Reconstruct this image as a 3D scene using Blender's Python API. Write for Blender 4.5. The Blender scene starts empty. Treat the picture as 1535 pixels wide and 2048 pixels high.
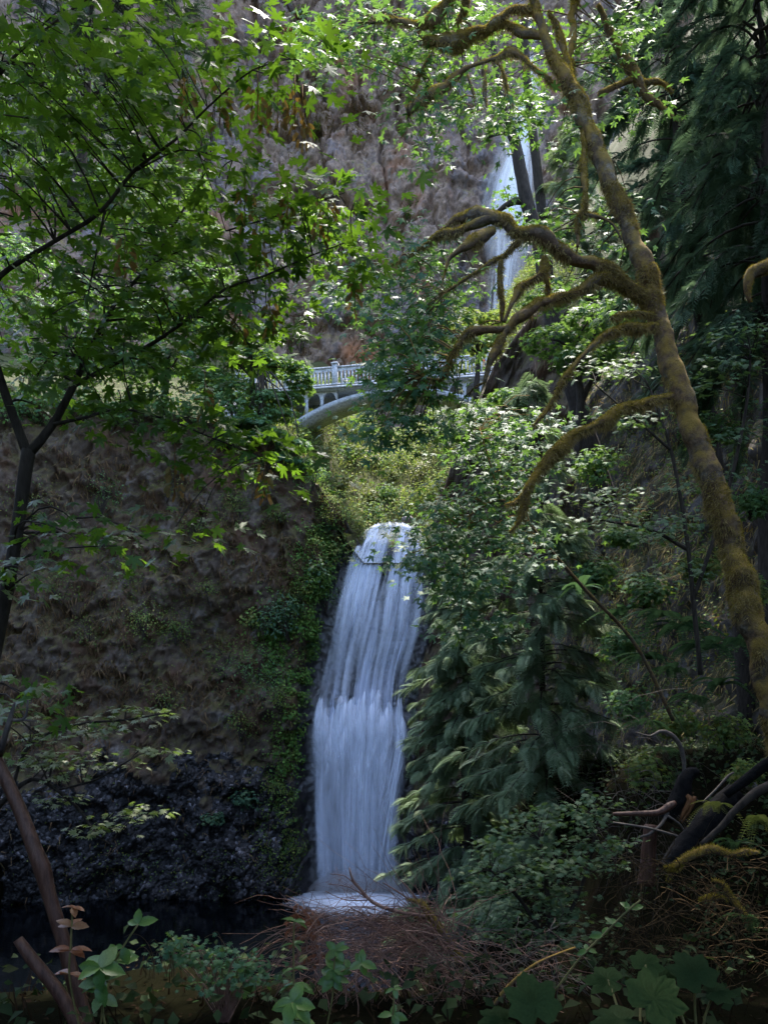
import bpy, math, random
import numpy as np
from mathutils import Vector, Matrix

# ------------------------------------------------------------------ camera, sky, sun, exposure
scene = bpy.context.scene
F = 28.0 / 36.0 * 2048.0          # focal length in photo pixels
PCX, PCY = 767.5, 1400.0          # vanishing point of the level view axis, photo pixels
cam_d = bpy.data.cameras.new('camera'); cam = bpy.data.objects.new('camera', cam_d)
scene.collection.objects.link(cam)
cam.location = (0, 0, 0); cam.rotation_euler = (math.radians(90), 0, 0)
cam_d.sensor_fit = 'VERTICAL'; cam_d.sensor_height = 36; cam_d.lens = 28
cam_d.shift_y = (PCY - 1024.0) / 2048.0
cam_d.clip_start = 0.05; cam_d.clip_end = 1000
scene.camera = cam

SUN_DIR = Vector((0.12, 0.36, 0.88)).normalized()     # towards the sun
sun_el = math.asin(SUN_DIR.z); sun_az = math.atan2(SUN_DIR.x, SUN_DIR.y)
world = bpy.data.worlds.new('World'); scene.world = world; world.use_nodes = True
wn = world.node_tree.nodes; wl = world.node_tree.links
wn.clear()
sky = wn.new('ShaderNodeTexSky'); sky.sky_type = 'NISHITA'; sky.sun_disc = False
sky.sun_elevation = sun_el; sky.sun_rotation = sun_az
sky.air_density = 1.0; sky.dust_density = 2.0; sky.ozone_density = 1.0
bg = wn.new('ShaderNodeBackground'); bg.inputs['Strength'].default_value = 0.15
wo = wn.new('ShaderNodeOutputWorld')
wl.new(sky.outputs[0], bg.inputs[0]); wl.new(bg.outputs[0], wo.inputs[0])
sun_d = bpy.data.lights.new('sun', 'SUN'); sun = bpy.data.objects.new('sun', sun_d)
scene.collection.objects.link(sun)
sun_d.energy = 2.2; sun_d.angle = math.radians(2.0); sun_d.color = (1.0, 0.94, 0.84)
sun.rotation_euler = SUN_DIR.to_track_quat('Z', 'Y').to_euler()
scene.view_settings.view_transform = 'Standard'; scene.view_settings.look = 'None'
scene.view_settings.exposure = 2.5; scene.view_settings.gamma = 1.0
scene.view_settings.use_curve_mapping = False
cy = scene.cycles
cy.max_bounces = 6; cy.diffuse_bounces = 3; cy.glossy_bounces = 2; cy.transmission_bounces = 4
cy.transparent_max_bounces = 24; cy.caustics_reflective = False; cy.caustics_refractive = False
cy.use_denoising = True
cy.sample_clamp_indirect = 6.0
# ------------------------------------------------------------------ helpers
rng = np.random.default_rng(7)
COL = scene.collection
A = np.array

def P(px, py, d):
    """point seen at photo pixel (px, py) at distance d in front of the viewer"""
    return A([(px - PCX) / F * d, d, (PCY - py) / F * d])

def _h(ix, iy, iz, s):
    n = (ix.astype(np.int64) * 374761393 + iy.astype(np.int64) * 668265263 + iz.astype(np.int64) * 2147483647 + s * 1274126177) & 0xffffffff
    n = ((n ^ (n >> 13)) * 1274126177) & 0xffffffff
    n = ((n ^ (n >> 16)) * 2246822519) & 0xffffffff
    return ((n ^ (n >> 15)) & 0xffffff) / float(0xffffff)

def vnoise(p, s=0):
    i = np.floor(p); f = p - i; f = f * f * (3 - 2 * f); i = i.astype(np.int64)
    x, y, z = i[..., 0], i[..., 1], i[..., 2]; u, v, w = f[..., 0], f[..., 1], f[..., 2]
    r = 0
    for dx in (0, 1):
        for dy in (0, 1):
            for dz in (0, 1):
                r = r + _h(x + dx, y + dy, z + dz, s) * (u if dx else 1 - u) * (v if dy else 1 - v) * (w if dz else 1 - w)
    return r * 2 - 1

def fbm(p, o=4, s=0, g=0.5):
    r = 0; a = 1.0; t = 0
    for k in range(o):
        r = r + a * vnoise(p * (2.03 ** k) + 17.3 * k, s + k); t += a; a *= g
    return r / t

def worley(p, s=0):
    i = np.floor(p).astype(np.int64); f = p - i
    d1 = np.full(p.shape[:-1], 9.0); d2 = d1.copy(); cid = np.zeros(p.shape[:-1])
    for dx in (-1, 0, 1):
        for dy in (-1, 0, 1):
            for dz in (-1, 0, 1):
                x, y, z = i[..., 0] + dx, i[..., 1] + dy, i[..., 2] + dz
                q = np.stack([dx + _h(x, y, z, s), dy + _h(x, y, z, s + 11), dz + _h(x, y, z, s + 23)], -1) - f
                d = (q * q).sum(-1); c = _h(x, y, z, s + 37)
                near = d < d1
                d2 = np.where(near, d1, np.minimum(d2, d)); cid = np.where(near, c, cid); d1 = np.where(near, d, d1)
    return np.sqrt(d1), np.sqrt(d2), cid

def sstep(a, b, x):
    t = np.clip((x - a) / (b - a), 0, 1); return t * t * (3 - 2 * t)

def mesh_data(name, V, T, mat=None, tint=None, uv=None, smooth=False):
    V = np.asarray(V, np.float32); T = np.asarray(T, np.int32)
    me = bpy.data.meshes.new(name)
    n, m, k = len(V), len(T), T.shape[1]
    me.vertices.add(n); me.vertices.foreach_set('co', V.ravel())
    me.loops.add(m * k); me.loops.foreach_set('vertex_index', T.ravel())
    me.polygons.add(m); me.polygons.foreach_set('loop_start', np.arange(0, m * k, k, dtype=np.int32))
    if smooth: me.polygons.foreach_set('use_smooth', np.ones(m, bool))
    me.update(calc_edges=True)
    if tint is not None:
        a = me.attributes.new('tint', 'FLOAT', 'POINT'); a.data.foreach_set('value', np.asarray(tint, np.float32))
    if uv is not None:
        l = me.uv_layers.new(name='UVMap'); l.data.foreach_set('uv', np.asarray(uv, np.float32)[T.ravel()].ravel())
    if mat is not None: me.materials.append(mat)
    return me

def link(o, parent=None):
    COL.objects.link(o)
    if parent is not None: o.parent = parent
    return o

def mk(name, V, T, mat, parent=None, tint=None, uv=None, smooth=False, kind=None, label=None, cat=None, group=None):
    """one mesh object; V in world coordinates, stored relative to the parent's base"""
    V = np.asarray(V, float)
    q = parent
    while q is not None: V = V - A(q.location); q = q.parent
    o = bpy.data.objects.new(name, mesh_data(name, V, T, mat, tint, uv, smooth))
    if kind: o['kind'] = kind
    tagit(o, label, cat, group)
    return link(o, parent)

def tagit(o, label=None, cat=None, group=None):
    if label: o['label'] = label
    if cat: o['category'] = cat
    if group: o['group'] = group
    return o

def thing(name, label, cat, loc, group=None):
    o = bpy.data.objects.new(name, None); o.location = [float(x) for x in loc]; o.empty_display_size = 0.2
    tagit(o, label, cat, group); return link(o)

def inst(name, me, loc, R=None, s=1.0, parent=None, kind=None):
    """object sharing mesh data"""
    o = bpy.data.objects.new(name, me)
    M = np.eye(3) if R is None else R
    b = A(parent.location) if parent is not None else 0
    l = np.asarray(loc) - b
    o.matrix_basis = Matrix(((M[0][0] * s, M[0][1] * s, M[0][2] * s, l[0]), (M[1][0] * s, M[1][1] * s, M[1][2] * s, l[1]),
                             (M[2][0] * s, M[2][1] * s, M[2][2] * s, l[2]), (0, 0, 0, 1)))
    if kind: o['kind'] = kind
    return link(o, parent)

class Acc:
    """collects triangle pieces into one mesh"""
    def __init__(s): s.V = []; s.T = []; s.t = []; s.u = []; s.n = 0
    def add(s, V, T, tint=None, uv=None):
        V = np.asarray(V, float); T = np.asarray(T, int)
        if len(V) == 0: return s
        s.V.append(V); s.T.append(T + s.n); s.n += len(V)
        s.t.append(np.full(len(V), rng.random()) if tint is None else np.broadcast_to(np.asarray(tint, float), (len(V),)))
        s.u.append(np.zeros((len(V), 2)) if uv is None else np.asarray(uv, float))
        return s
    def get(s): return np.concatenate(s.V), np.concatenate(s.T), np.concatenate(s.t), np.concatenate(s.u)
    def obj(s, name, mat, parent=None, smooth=False, **k):
        V, T, t, u = s.get(); return mk(name, V, T, mat, parent, tint=t, uv=u, smooth=smooth, **k)

def norm(v):
    v = np.asarray(v, float); return v / np.maximum(np.linalg.norm(v, axis=-1, keepdims=True), 1e-9)

def frames(nrm, tip):
    n = norm(nrm); s = norm(np.cross(tip, n)); t = np.cross(n, s)
    return np.stack([s, t, n], -1)

def scatter(tv, tt, pos, R, s, tint=None):
    k = len(pos); n = len(tv)
    V = np.einsum('kij,nj->kni', R, tv) * np.asarray(s, float).reshape(-1, 1, 1) + pos[:, None, :]
    T = tt[None] + (np.arange(k) * n)[:, None, None]
    t = np.repeat(rng.random(k) if tint is None else tint, n)
    return V.reshape(-1, 3), T.reshape(-1, tt.shape[1]), t

def smooth_path(pts, step):
    """Catmull-Rom through rows of (x, y, z, r)"""
    p = np.asarray(pts, float)
    if len(p) == 2: p = np.stack([p[0], (p[0] + p[1]) / 2, p[1]])
    e = np.concatenate([[2 * p[0] - p[1]], p, [2 * p[-1] - p[-2]]])
    out = []
    for i in range(len(p) - 1):
        a, b, c, d = e[i], e[i + 1], e[i + 2], e[i + 3]
        n = max(2, int(np.linalg.norm(c[:3] - b[:3]) / step))
        t = np.linspace(0, 1, n, endpoint=False)[:, None]
        out.append(0.5 * (2 * b + (c - a) * t + (2 * a - 5 * b + 4 * c - d) * t * t + (3 * b - a - 3 * c + d) * t ** 3))
    out.append(p[-1:])
    q = np.concatenate(out); q[:, 3] = np.maximum(q[:, 3], p[:, 3].min() * 0.6)
    return q

def tube(path, seg=8, amp=0.0, freq=3.0, seed=0, cap=True):
    """tube along rows of (x, y, z, r) with a lumpy surface; returns V, T, uv"""
    q = np.asarray(path, float); c = q[:, :3]; r = q[:, 3]; n = len(q)
    d = np.gradient(c, axis=0); d = norm(d)
    ref = A([0, 0, 1.0]) if abs(d[0][2]) < 0.9 else A([1.0, 0, 0])
    u = np.zeros((n, 3)); u[0] = norm(np.cross(d[0], ref))
    for i in range(1, n):
        x = u[i - 1] - d[i] * np.dot(u[i - 1], d[i]); u[i] = norm(x)
    v = np.cross(d, u)
    a = np.linspace(0, 2 * np.pi, seg, endpoint=False)
    dirs = u[:, None] * np.cos(a)[None, :, None] + v[:, None] * np.sin(a)[None, :, None]
    rr = np.repeat(r[:, None], seg, 1)
    pts = c[:, None] + dirs * rr[..., None]
    if amp:
        rr = rr * (1 + amp * fbm(pts * freq, 4, seed))
        pts = c[:, None] + dirs * rr[..., None]
    V = pts.reshape(-1, 3)
    i, j = np.meshgrid(np.arange(n - 1), np.arange(seg), indexing='ij'); k = (j + 1) % seg
    q0, q1, q2, q3 = i * seg + j, i * seg + k, (i + 1) * seg + k, (i + 1) * seg + j
    T = np.concatenate([np.stack([q0, q1, q2], -1).reshape(-1, 3), np.stack([q0, q2, q3], -1).reshape(-1, 3)])
    L = np.concatenate([[0], np.cumsum(np.linalg.norm(np.diff(c, axis=0), axis=1))])
    uv = np.stack(np.broadcast_arrays(a[None] / 6.283, L[:, None]), -1).reshape(-1, 2)
    if cap:
        V = np.concatenate([V, c[:1], c[-1:]]); uv = np.concatenate([uv, [[0, 0], [0, L[-1]]]])
        j = np.arange(seg); k = (j + 1) % seg; m = n * seg
        T = np.concatenate([T, np.stack([np.full(seg, m), k, j], -1), np.stack([np.full(seg, m + 1), (n - 1) * seg + j, (n - 1) * seg + k], -1)])
    return V, T, uv

def pxpath(rows):
    """rows of (px, py, d, width in px) -> world (x, y, z, r)"""
    return [list(P(a, b, d)) + [w / 2.0 / F * d] for a, b, d, w in rows]

def grid_tris(nu, nv):
    i, j = np.meshgrid(np.arange(nu - 1), np.arange(nv - 1), indexing='ij')
    a = i * nv + j; b = (i + 1) * nv + j; c = b + 1; d = a + 1
    return np.concatenate([np.stack([a, b, c], -1).reshape(-1, 3), np.stack([a, c, d], -1).reshape(-1, 3)])

def vert_normals(V, T):
    fn = np.cross(V[T[:, 1]] - V[T[:, 0]], V[T[:, 2]] - V[T[:, 0]])
    N = np.zeros_like(V)
    for k in range(3): np.add.at(N, T[:, k], fn)
    return norm(N)

def surf_sample(V, T, n, weight=None):
    a, b, c = V[T[:, 0]], V[T[:, 1]], V[T[:, 2]]
    fn = np.cross(b - a, c - a); w = np.linalg.norm(fn, axis=1)
    if weight is not None: w = w * weight
    i = rng.choice(len(T), n, p=w / w.sum())
    r1 = np.sqrt(rng.random(n))[:, None]; r2 = rng.random(n)[:, None]
    return a[i] * (1 - r1) + b[i] * r1 * (1 - r2) + c[i] * r1 * r2, norm(fn[i])

def box(c, s, ax=None):
    """centre, full sizes, optional 3 axis rows"""
    x = A([[-1, -1, -1], [1, -1, -1], [1, 1, -1], [-1, 1, -1], [-1, -1, 1], [1, -1, 1], [1, 1, 1], [-1, 1, 1]]) * 0.5 * A(s)
    if ax is not None: x = x @ np.asarray(ax)
    q = A([[0, 3, 2, 1], [4, 5, 6, 7], [0, 1, 5, 4], [1, 2, 6, 5], [2, 3, 7, 6], [3, 0, 4, 7]])
    return x + A(c), np.concatenate([q[:, [0, 1, 2]], q[:, [0, 2, 3]]])

# leaf and spray templates: stalk end at the origin, tip along +Y, upper face +Z
def leaf_from(half, stalk=0.25, droop=0.18, fold=0.15, curl=0.0):
    pts = half + [(-a, r) for a, r in half[-2:0:-1]]
    V = [[0, stalk + 0.32, 0.03]]
    for a, r in pts:
        a = math.radians(a); x, y = r * math.sin(a), r * math.cos(a)
        z = -droop * (r ** 2) * (0.6 + 0.4 * math.cos(a)) + fold * abs(x) * 0.6 + curl * math.sin(3 * a) * r * r
        V.append([x, y + stalk + 0.32, z])
    n = len(pts)
    T = [[0, 1 + (i + 1) % n, 1 + i] for i in range(n)]
    b = len(V)
    if n <= 10: return A(V), A(T)
    V += [[-0.012, 0, 0.06], [0.012, 0, 0.06], [0, stalk + 0.3, 0.03]]; T.append([b, b + 1, b + 2])
    return A(V), A(T)
MAPLE_H = [(0, 1.0), (6, .76), (13, .80), (22, .36), (35, .74), (43, .72), (51, .98), (59, .68), (67, .66), (80, .30), (97, .52), (108, .64), (121, .38), (150, .26), (180, .08)]
MAPLE_M = [(0, 1.0), (11, .70), (23, .36), (40, .70), (52, .95), (66, .60), (80, .32), (108, .60), (145, .28), (180, .1)]
MAPLE_L = [(0, 1.0), (25, .42), (54, .92), (84, .38), (118, .56), (180, .12)]
VINE_H = [(0, 1.0), (17, .55), (35, .95), (52, .52), (68, .88), (85, .45), (105, .72), (135, .40), (180, .12)]
LEAF_HI = [leaf_from(MAPLE_H, droop=d, fold=f, curl=c) for d, f, c in ((.15, .1, .03), (.38, .16, -.05), (.28, -.1, .06), (.05, .22, -.03))]
LEAF_MD = [leaf_from(MAPLE_M, droop=d, fold=f) for d, f in ((.2, .15), (.4, .05))]
LEAF_LO = [leaf_from(MAPLE_L, droop=.25, fold=.15)]
LEAF_VN = [leaf_from(VINE_H, droop=.25, fold=.1), leaf_from(VINE_H, droop=.45, fold=.0)]
OVAL = [(A([[0, 0, 0], [-.36, .45, .12], [0, .5, 0], [.36, .45, .12], [0, 1.05, -.12]]), A([[0, 2, 1], [0, 3, 2], [1, 2, 4], [2, 3, 4]]))]
def oval_serrate():
    n = 9; V = []; T = []
    for i in range(n + 1):
        t = i / n; w = 0.30 * math.sin(math.pi * min(1, t * 0.96 + 0.03)) ** 0.8 * (1.06 - 0.25 * t); k = 1 + 0.10 * (i % 2)
        z = -0.22 * t * t
        V += [[-w * k, t, z + 0.30 * w], [0, t, z], [w * k, t, z + 0.30 * w]]
        if i:
            a = 3 * (i - 1)
            for q in (0, 1): T += [[a + q, a + q + 1, a + q + 4], [a + q, a + q + 4, a + q + 3]]
    return A(V), A(T)
SERR = oval_serrate()
def spray_tpl(n=9, w=0.045, spread=0.42, droop=0.35, sub=True):
    V = []; T = []
    def blade(o, d, L, w, sag):
        o = A(o, float); d = A(d, float); d /= np.linalg.norm(d); s = np.cross(d, [0, 0, 1.0]); s /= np.linalg.norm(s)
        b = len(V); m = o + d * L * .45 + A([0, 0, -sag * .25]); e = o + d * L + A([0, 0, -sag])
        V.extend([list(o - s * w * .5), list(m + s * w * 1.1), list(e)]); T.append([b, b + 1, b + 2])
    ax = lambda t: A([0, t, -droop * t * t])
    for i in range(n):
        t = 0.08 + 0.86 * i / n; L = spread * (0.55 + 0.6 * math.sin(math.pi * min(1, 0.2 + t * 0.85))) * (1.15 - 0.6 * t)
        for s in (-1, 1):
            blade(ax(t), [s * 0.75, 0.8, -0.1], L, w, 0.10 * L)
    blade(ax(0.0), [0, 1, -droop * .45], 0.5, 0.02, 0.05)
    blade(ax(0.45), [0, 1, -droop * 1.3], 0.6, 0.03, 0.06)
    return A(V), A(T)
SPRAY = [spray_tpl(10, .040, .42, .40), spray_tpl(9, .042, .36, .8)]
FIRSPRAY = [spray_tpl(9, .035, .22, .15)]
def frond_tpl(n=22, droop=0.55, w=0.15, pw=0.022):
    V = []; T = []
    ax = lambda t: A([0, t - 0.12 * t * t, 0.35 * t - (0.35 + droop) * t * t])
    for i in range(n):
        t = 0.06 + 0.94 * i / n; o = ax(t); L = w * math.sin(math.pi * (0.12 + 0.86 * t)) ** 0.7 + 0.01
        for s in (-1, 1):
            b = len(V); q = o + A([s * L, L * .25, -0.25 * L])
            V += [list(o + A([0, -pw, 0])), list(q), list(o + A([0, pw, 0])), list((o + q) / 2 + A([0, pw * 1.3, 0.01]))]
            T += [[b, b + 1, b + 3], [b, b + 3, b + 2]]
    for i in range(5):
        b = len(V); p, q = ax(i / 5), ax((i + 1) / 5); V += [list(p + A([-.008, 0, 0])), list(p + A([.008, 0, 0])), list(q)]; T.append([b, b + 1, b + 2])
    return A(V), A(T)
FROND = [frond_tpl(), frond_tpl(20, .9, .13)]
BLADE = (A([[-.5, 0, 0], [.5, 0, 0], [0, 1, 0.12]]), A([[0, 1, 2]]))
BLADE2 = (A([[-.62, 0, 0], [.62, 0, 0], [0, 1, -.05]]), A([[0, 1, 2]]))

# ------------------------------------------------------------------ materials
def new_mat(name):
    m = bpy.data.materials.new(name); m.use_nodes = True; m.node_tree.nodes.clear()
    nt = m.node_tree; out = nt.nodes.new('ShaderNodeOutputMaterial')
    def N(t, **k):
        n = nt.nodes.new(t)
        for a, b in k.items():
            if a.startswith('i_'):
                key = a[2:]; key = int(key) if key.isdigit() else key.replace('_', ' ')
                n.inputs[key].default_value = b
            else: setattr(n, a, b)
        return n
    return m, nt, out, N, nt.links.new

def ramp(N, stops, interp='LINEAR'):
    r = N('ShaderNodeValToRGB'); cr = r.color_ramp; cr.interpolation = interp
    while len(cr.elements) < len(stops): cr.elements.new(0.5)
    for e, (p, c) in zip(cr.elements, stops):
        e.position = p; e.color = (*c, 1) if len(c) == 3 else c
    return r

def leaf_mat(name, cols, trans=(0.18, 0.32, 0.02), tfac=0.35, rough=0.42, spec=0.5, veins=False):
    """per-leaf colour from the leaf's own random tint; light passes through the blade"""
    m, nt, out, N, L = new_mat(name)
    at = N('ShaderNodeAttribute', attribute_name='tint'); oi = N('ShaderNodeObjectInfo')
    ad = N('ShaderNodeMath', operation='ADD'); L(at.outputs['Fac'], ad.inputs[0]); L(oi.outputs['Random'], ad.inputs[1])
    fr = N('ShaderNodeMath', operation='FRACT'); L(ad.outputs[0], fr.inputs[0])
    k = len(cols); r = ramp(N, [(i / (k - 1), c) for i, c in enumerate(cols)]); L(fr.outputs[0], r.inputs[0])
    b = N('ShaderNodeBsdfPrincipled'); b.inputs['Roughness'].default_value = rough; b.inputs['Specular IOR Level'].default_value = spec
    tc = N('ShaderNodeTexCoord'); nz = N('ShaderNodeTexNoise', i_Scale=14.0, i_Detail=2.0); L(tc.outputs['Object'], nz.inputs['Vector'])
    mp = N('ShaderNodeMapRange', i_1=0.3, i_2=0.7, i_3=0.75, i_4=1.2); L(nz.outputs[0], mp.inputs[0])
    mx = N('ShaderNodeMix', data_type='RGBA', blend_type='MULTIPLY'); mx.inputs[0].default_value = 1.0
    L(r.outputs[0], mx.inputs[6]); L(mp.outputs[0], mx.inputs[7]); L(mx.outputs[2], b.inputs['Base Color'])
    tr = N('ShaderNodeBsdfTranslucent')
    mt = N('ShaderNodeMix', data_type='RGBA', blend_type='MIX'); mt.inputs[0].default_value = 0.75
    L(mx.outputs[2], mt.inputs[6]); mt.inputs[7].default_value = (*trans, 1); L(mt.outputs[2], tr.inputs[0])
    s = N('ShaderNodeMixShader'); s.inputs[0].default_value = tfac
    L(b.outputs[0], s.inputs[1]); L(tr.outputs[0], s.inputs[2]); L(s.outputs[0], out.inputs[0])
    return m

def rock_mat(name, cols, moss=None, moss_lo=0.45, moss_hi=0.65, scale=0.5, rough=0.85, bump=0.35, fine=6.0, stretch=(1, 1, 1), patch=None, patch_lo=.55, patch_hi=.7, spec=.3):
    m, nt, out, N, L = new_mat(name)
    tc = N('ShaderNodeTexCoord'); mpn = N('ShaderNodeMapping'); mpn.inputs['Scale'].default_value = stretch; L(tc.outputs['Object'], mpn.inputs[0])
    n1 = N('ShaderNodeTexNoise', i_Scale=scale, i_Detail=8.0, i_Roughness=0.65); L(mpn.outputs[0], n1.inputs['Vector'])
    k = len(cols); r = ramp(N, [(0.28 + 0.44 * i / (k - 1), c) for i, c in enumerate(cols)]); L(n1.outputs[0], r.inputs[0])
    n2 = N('ShaderNodeTexNoise', i_Scale=fine, i_Detail=6.0, i_Roughness=0.7); L(tc.outputs['Object'], n2.inputs['Vector'])
    mr = N('ShaderNodeMapRange', i_1=0.3, i_2=0.7, i_3=0.45, i_4=1.55); L(n2.outputs[0], mr.inputs[0])
    mx = N('ShaderNodeMix', data_type='RGBA', blend_type='MULTIPLY'); mx.inputs[0].default_value = 1.0
    L(r.outputs[0], mx.inputs[6]); L(mr.outputs[0], mx.inputs[7]); col = mx.outputs[2]
    if patch is not None:
        n4 = N('ShaderNodeTexNoise', i_Scale=scale * .8, i_Detail=5.0, i_Roughness=0.6); L(tc.outputs['Object'], n4.inputs['Vector'])
        m4 = N('ShaderNodeMapRange', i_1=patch_lo, i_2=patch_hi); L(n4.outputs[0], m4.inputs[0])
        x4 = N('ShaderNodeMix', data_type='RGBA'); L(m4.outputs[0], x4.inputs[0]); L(col, x4.inputs[6]); x4.inputs[7].default_value = (*patch, 1); col = x4.outputs[2]
    if moss is not None:
        g = N('ShaderNodeNewGeometry'); sp = N('ShaderNodeSeparateXYZ'); L(g.outputs['Normal'], sp.inputs[0])
        n3 = N('ShaderNodeTexNoise', i_Scale=scale * 1.7, i_Detail=6.0, i_Roughness=0.7); L(tc.outputs['Object'], n3.inputs['Vector'])
        a = N('ShaderNodeMath', operation='MULTIPLY_ADD'); L(sp.outputs[2], a.inputs[0]); a.inputs[1].default_value = 0.22; L(n3.outputs[0], a.inputs[2])
        m2 = N('ShaderNodeMapRange', i_1=moss_lo, i_2=moss_hi); L(a.outputs[0], m2.inputs[0])
        x2 = N('ShaderNodeMix', data_type='RGBA'); L(m2.outputs[0], x2.inputs[0]); L(col, x2.inputs[6]); x2.inputs[7].default_value = (*moss, 1)
        col = x2.outputs[2]
    b = N('ShaderNodeBsdfPrincipled'); b.inputs['Roughness'].default_value = rough; b.inputs['Specular IOR Level'].default_value = spec; L(col, b.inputs['Base Color'])
    bp = N('ShaderNodeBump', i_Strength=bump, i_Distance=0.5 / fine); L(n2.outputs[0], bp.inputs['Height']); L(bp.outputs[0], b.inputs['Normal'])
    L(b.outputs[0], out.inputs[0]); return m

def simple_mat(name, c1, c2, scale=8.0, rough=0.8, bump=0.2, spec=0.4, stretch=(1, 1, 1), coord='Object', dist=0.02):
    m, nt, out, N, L = new_mat(name)
    tc = N('ShaderNodeTexCoord'); mpn = N('ShaderNodeMapping'); mpn.inputs['Scale'].default_value = stretch; L(tc.outputs[coord], mpn.inputs[0])
    n1 = N('ShaderNodeTexNoise', i_Scale=scale, i_Detail=6.0, i_Roughness=0.65); L(mpn.outputs[0], n1.inputs['Vector'])
    r = ramp(N, [(0.35, c1), (0.65, c2)]); L(n1.outputs[0], r.inputs[0])
    b = N('ShaderNodeBsdfPrincipled'); b.inputs['Roughness'].default_value = rough; b.inputs['Specular IOR Level'].default_value = spec
    L(r.outputs[0], b.inputs['Base Color'])
    bp = N('ShaderNodeBump', i_Strength=bump, i_Distance=dist); L(n1.outputs[0], bp.inputs['Height']); L(bp.outputs[0], b.inputs['Normal'])
    L(b.outputs[0], out.inputs[0]); return m

def water_veil_mat(name, col=(0.72, 0.80, 0.95), su=70.0, sv=2.0, lo=0.40, hi=0.68, amax=0.9, seed=0.0, edge=.3):
    """falling water: white streaks down the sheet (UV: x across, y along), clear between them"""
    m, nt, out, N, L = new_mat(name)
    uv = N('ShaderNodeUVMap'); mpn = N('ShaderNodeMapping'); mpn.inputs['Scale'].default_value = (su, sv, 1); mpn.inputs['Location'].default_value = (seed, seed * 1.7, seed); L(uv.outputs[0], mpn.inputs[0])
    n1 = N('ShaderNodeTexNoise', i_Scale=1.0, i_Detail=2.0, i_Roughness=0.5); L(mpn.outputs[0], n1.inputs['Vector'])
    at = N('ShaderNodeAttribute', attribute_name='tint')
    sh = N('ShaderNodeMath', operation='ADD'); L(n1.outputs[0], sh.inputs[0])
    hf = N('ShaderNodeMath', operation='MULTIPLY_ADD'); L(at.outputs['Fac'], hf.inputs[0]); hf.inputs[1].default_value = 0.5; hf.inputs[2].default_value = -0.25; L(hf.outputs[0], sh.inputs[1])
    mp3 = N('ShaderNodeMapping'); mp3.inputs['Scale'].default_value = (su * .22, sv * 1.6, 1); mp3.inputs['Location'].default_value = (seed * 3, seed, 0); L(uv.outputs[0], mp3.inputs[0])
    n3 = N('ShaderNodeTexNoise', i_Scale=1.0, i_Detail=3.0, i_Roughness=0.55); L(mp3.outputs[0], n3.inputs['Vector'])
    s3 = N('ShaderNodeMath', operation='MULTIPLY_ADD'); L(n3.outputs[0], s3.inputs[0]); s3.inputs[1].default_value = .9; s3.inputs[2].default_value = -.45
    s4 = N('ShaderNodeMath', operation='ADD'); L(sh.outputs[0], s4.inputs[0]); L(s3.outputs[0], s4.inputs[1])
    mr = N('ShaderNodeMapRange', i_1=lo, i_2=hi, i_3=0.0, i_4=amax); L(s4.outputs[0], mr.inputs[0])
    ed = N('ShaderNodeMath', operation='MULTIPLY'); L(mr.outputs[0], ed.inputs[0])
    e2 = N('ShaderNodeMapRange', i_1=0.0, i_2=edge, i_3=0.0, i_4=1.0); L(at.outputs['Fac'], e2.inputs[0]); L(e2.outputs[0], ed.inputs[1])
    d = N('ShaderNodeBsdfDiffuse'); d.inputs[0].default_value = (*col, 1)
    t = N('ShaderNodeBsdfTranslucent'); t.inputs[0].default_value = (*col, 1)
    dm = N('ShaderNodeMixShader'); dm.inputs[0].default_value = 0.12; L(d.outputs[0], dm.inputs[1]); L(t.outputs[0], dm.inputs[2])
    tp = N('ShaderNodeBsdfTransparent')
    s = N('ShaderNodeMixShader'); L(ed.outputs[0], s.inputs[0]); L(tp.outputs[0], s.inputs[1]); L(dm.outputs[0], s.inputs[2]); L(s.outputs[0], out.inputs[0])
    return m

M = {}
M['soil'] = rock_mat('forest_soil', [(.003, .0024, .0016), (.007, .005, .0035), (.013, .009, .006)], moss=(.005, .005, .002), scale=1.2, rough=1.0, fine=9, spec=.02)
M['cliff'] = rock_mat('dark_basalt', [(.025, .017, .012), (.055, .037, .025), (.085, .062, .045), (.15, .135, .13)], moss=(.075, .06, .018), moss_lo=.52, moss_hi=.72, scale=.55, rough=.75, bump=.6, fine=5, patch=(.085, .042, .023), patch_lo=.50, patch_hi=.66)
M['cliff_right'] = rock_mat('mossy_basalt', [(.03, .024, .020), (.06, .045, .036), (.10, .085, .08), (.17, .165, .175)], moss=(.055, .05, .014), moss_lo=.46, moss_hi=.64, scale=.7, rough=.75, bump=.6, fine=6)
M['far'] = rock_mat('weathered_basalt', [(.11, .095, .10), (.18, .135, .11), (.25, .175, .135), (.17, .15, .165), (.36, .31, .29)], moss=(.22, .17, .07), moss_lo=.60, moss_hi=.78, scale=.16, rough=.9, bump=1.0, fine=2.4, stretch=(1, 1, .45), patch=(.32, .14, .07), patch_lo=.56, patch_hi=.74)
M['gully'] = rock_mat('grassy_bank', [(.03, .025, .012), (.06, .05, .02), (.11, .075, .035)], moss=(.05, .055, .015), scale=.6, rough=.95, fine=6)
M['wet'] = simple_mat('wet_rock', (.012, .011, .012), (.05, .045, .045), scale=2.5, rough=.28, bump=.8, spec=.6, dist=.15)
M['stone'] = rock_mat('grey_stone', [(.10, .08, .075), (.2, .17, .16), (.3, .27, .26)], scale=2.0, rough=.85, fine=12)
M['concrete'] = rock_mat('weathered_concrete', [(.27, .275, .29), (.42, .43, .46), (.50, .50, .52)], scale=1.3, rough=.85, bump=.12, fine=7, stretch=(2.5, 2.5, .6), patch=(.30, .22, .16), patch_lo=.60, patch_hi=.8)
M['bark'] = simple_mat('dark_bark', (.018, .013, .010), (.055, .042, .032), scale=9, rough=.95, bump=.8, stretch=(2, 2, .5))
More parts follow.
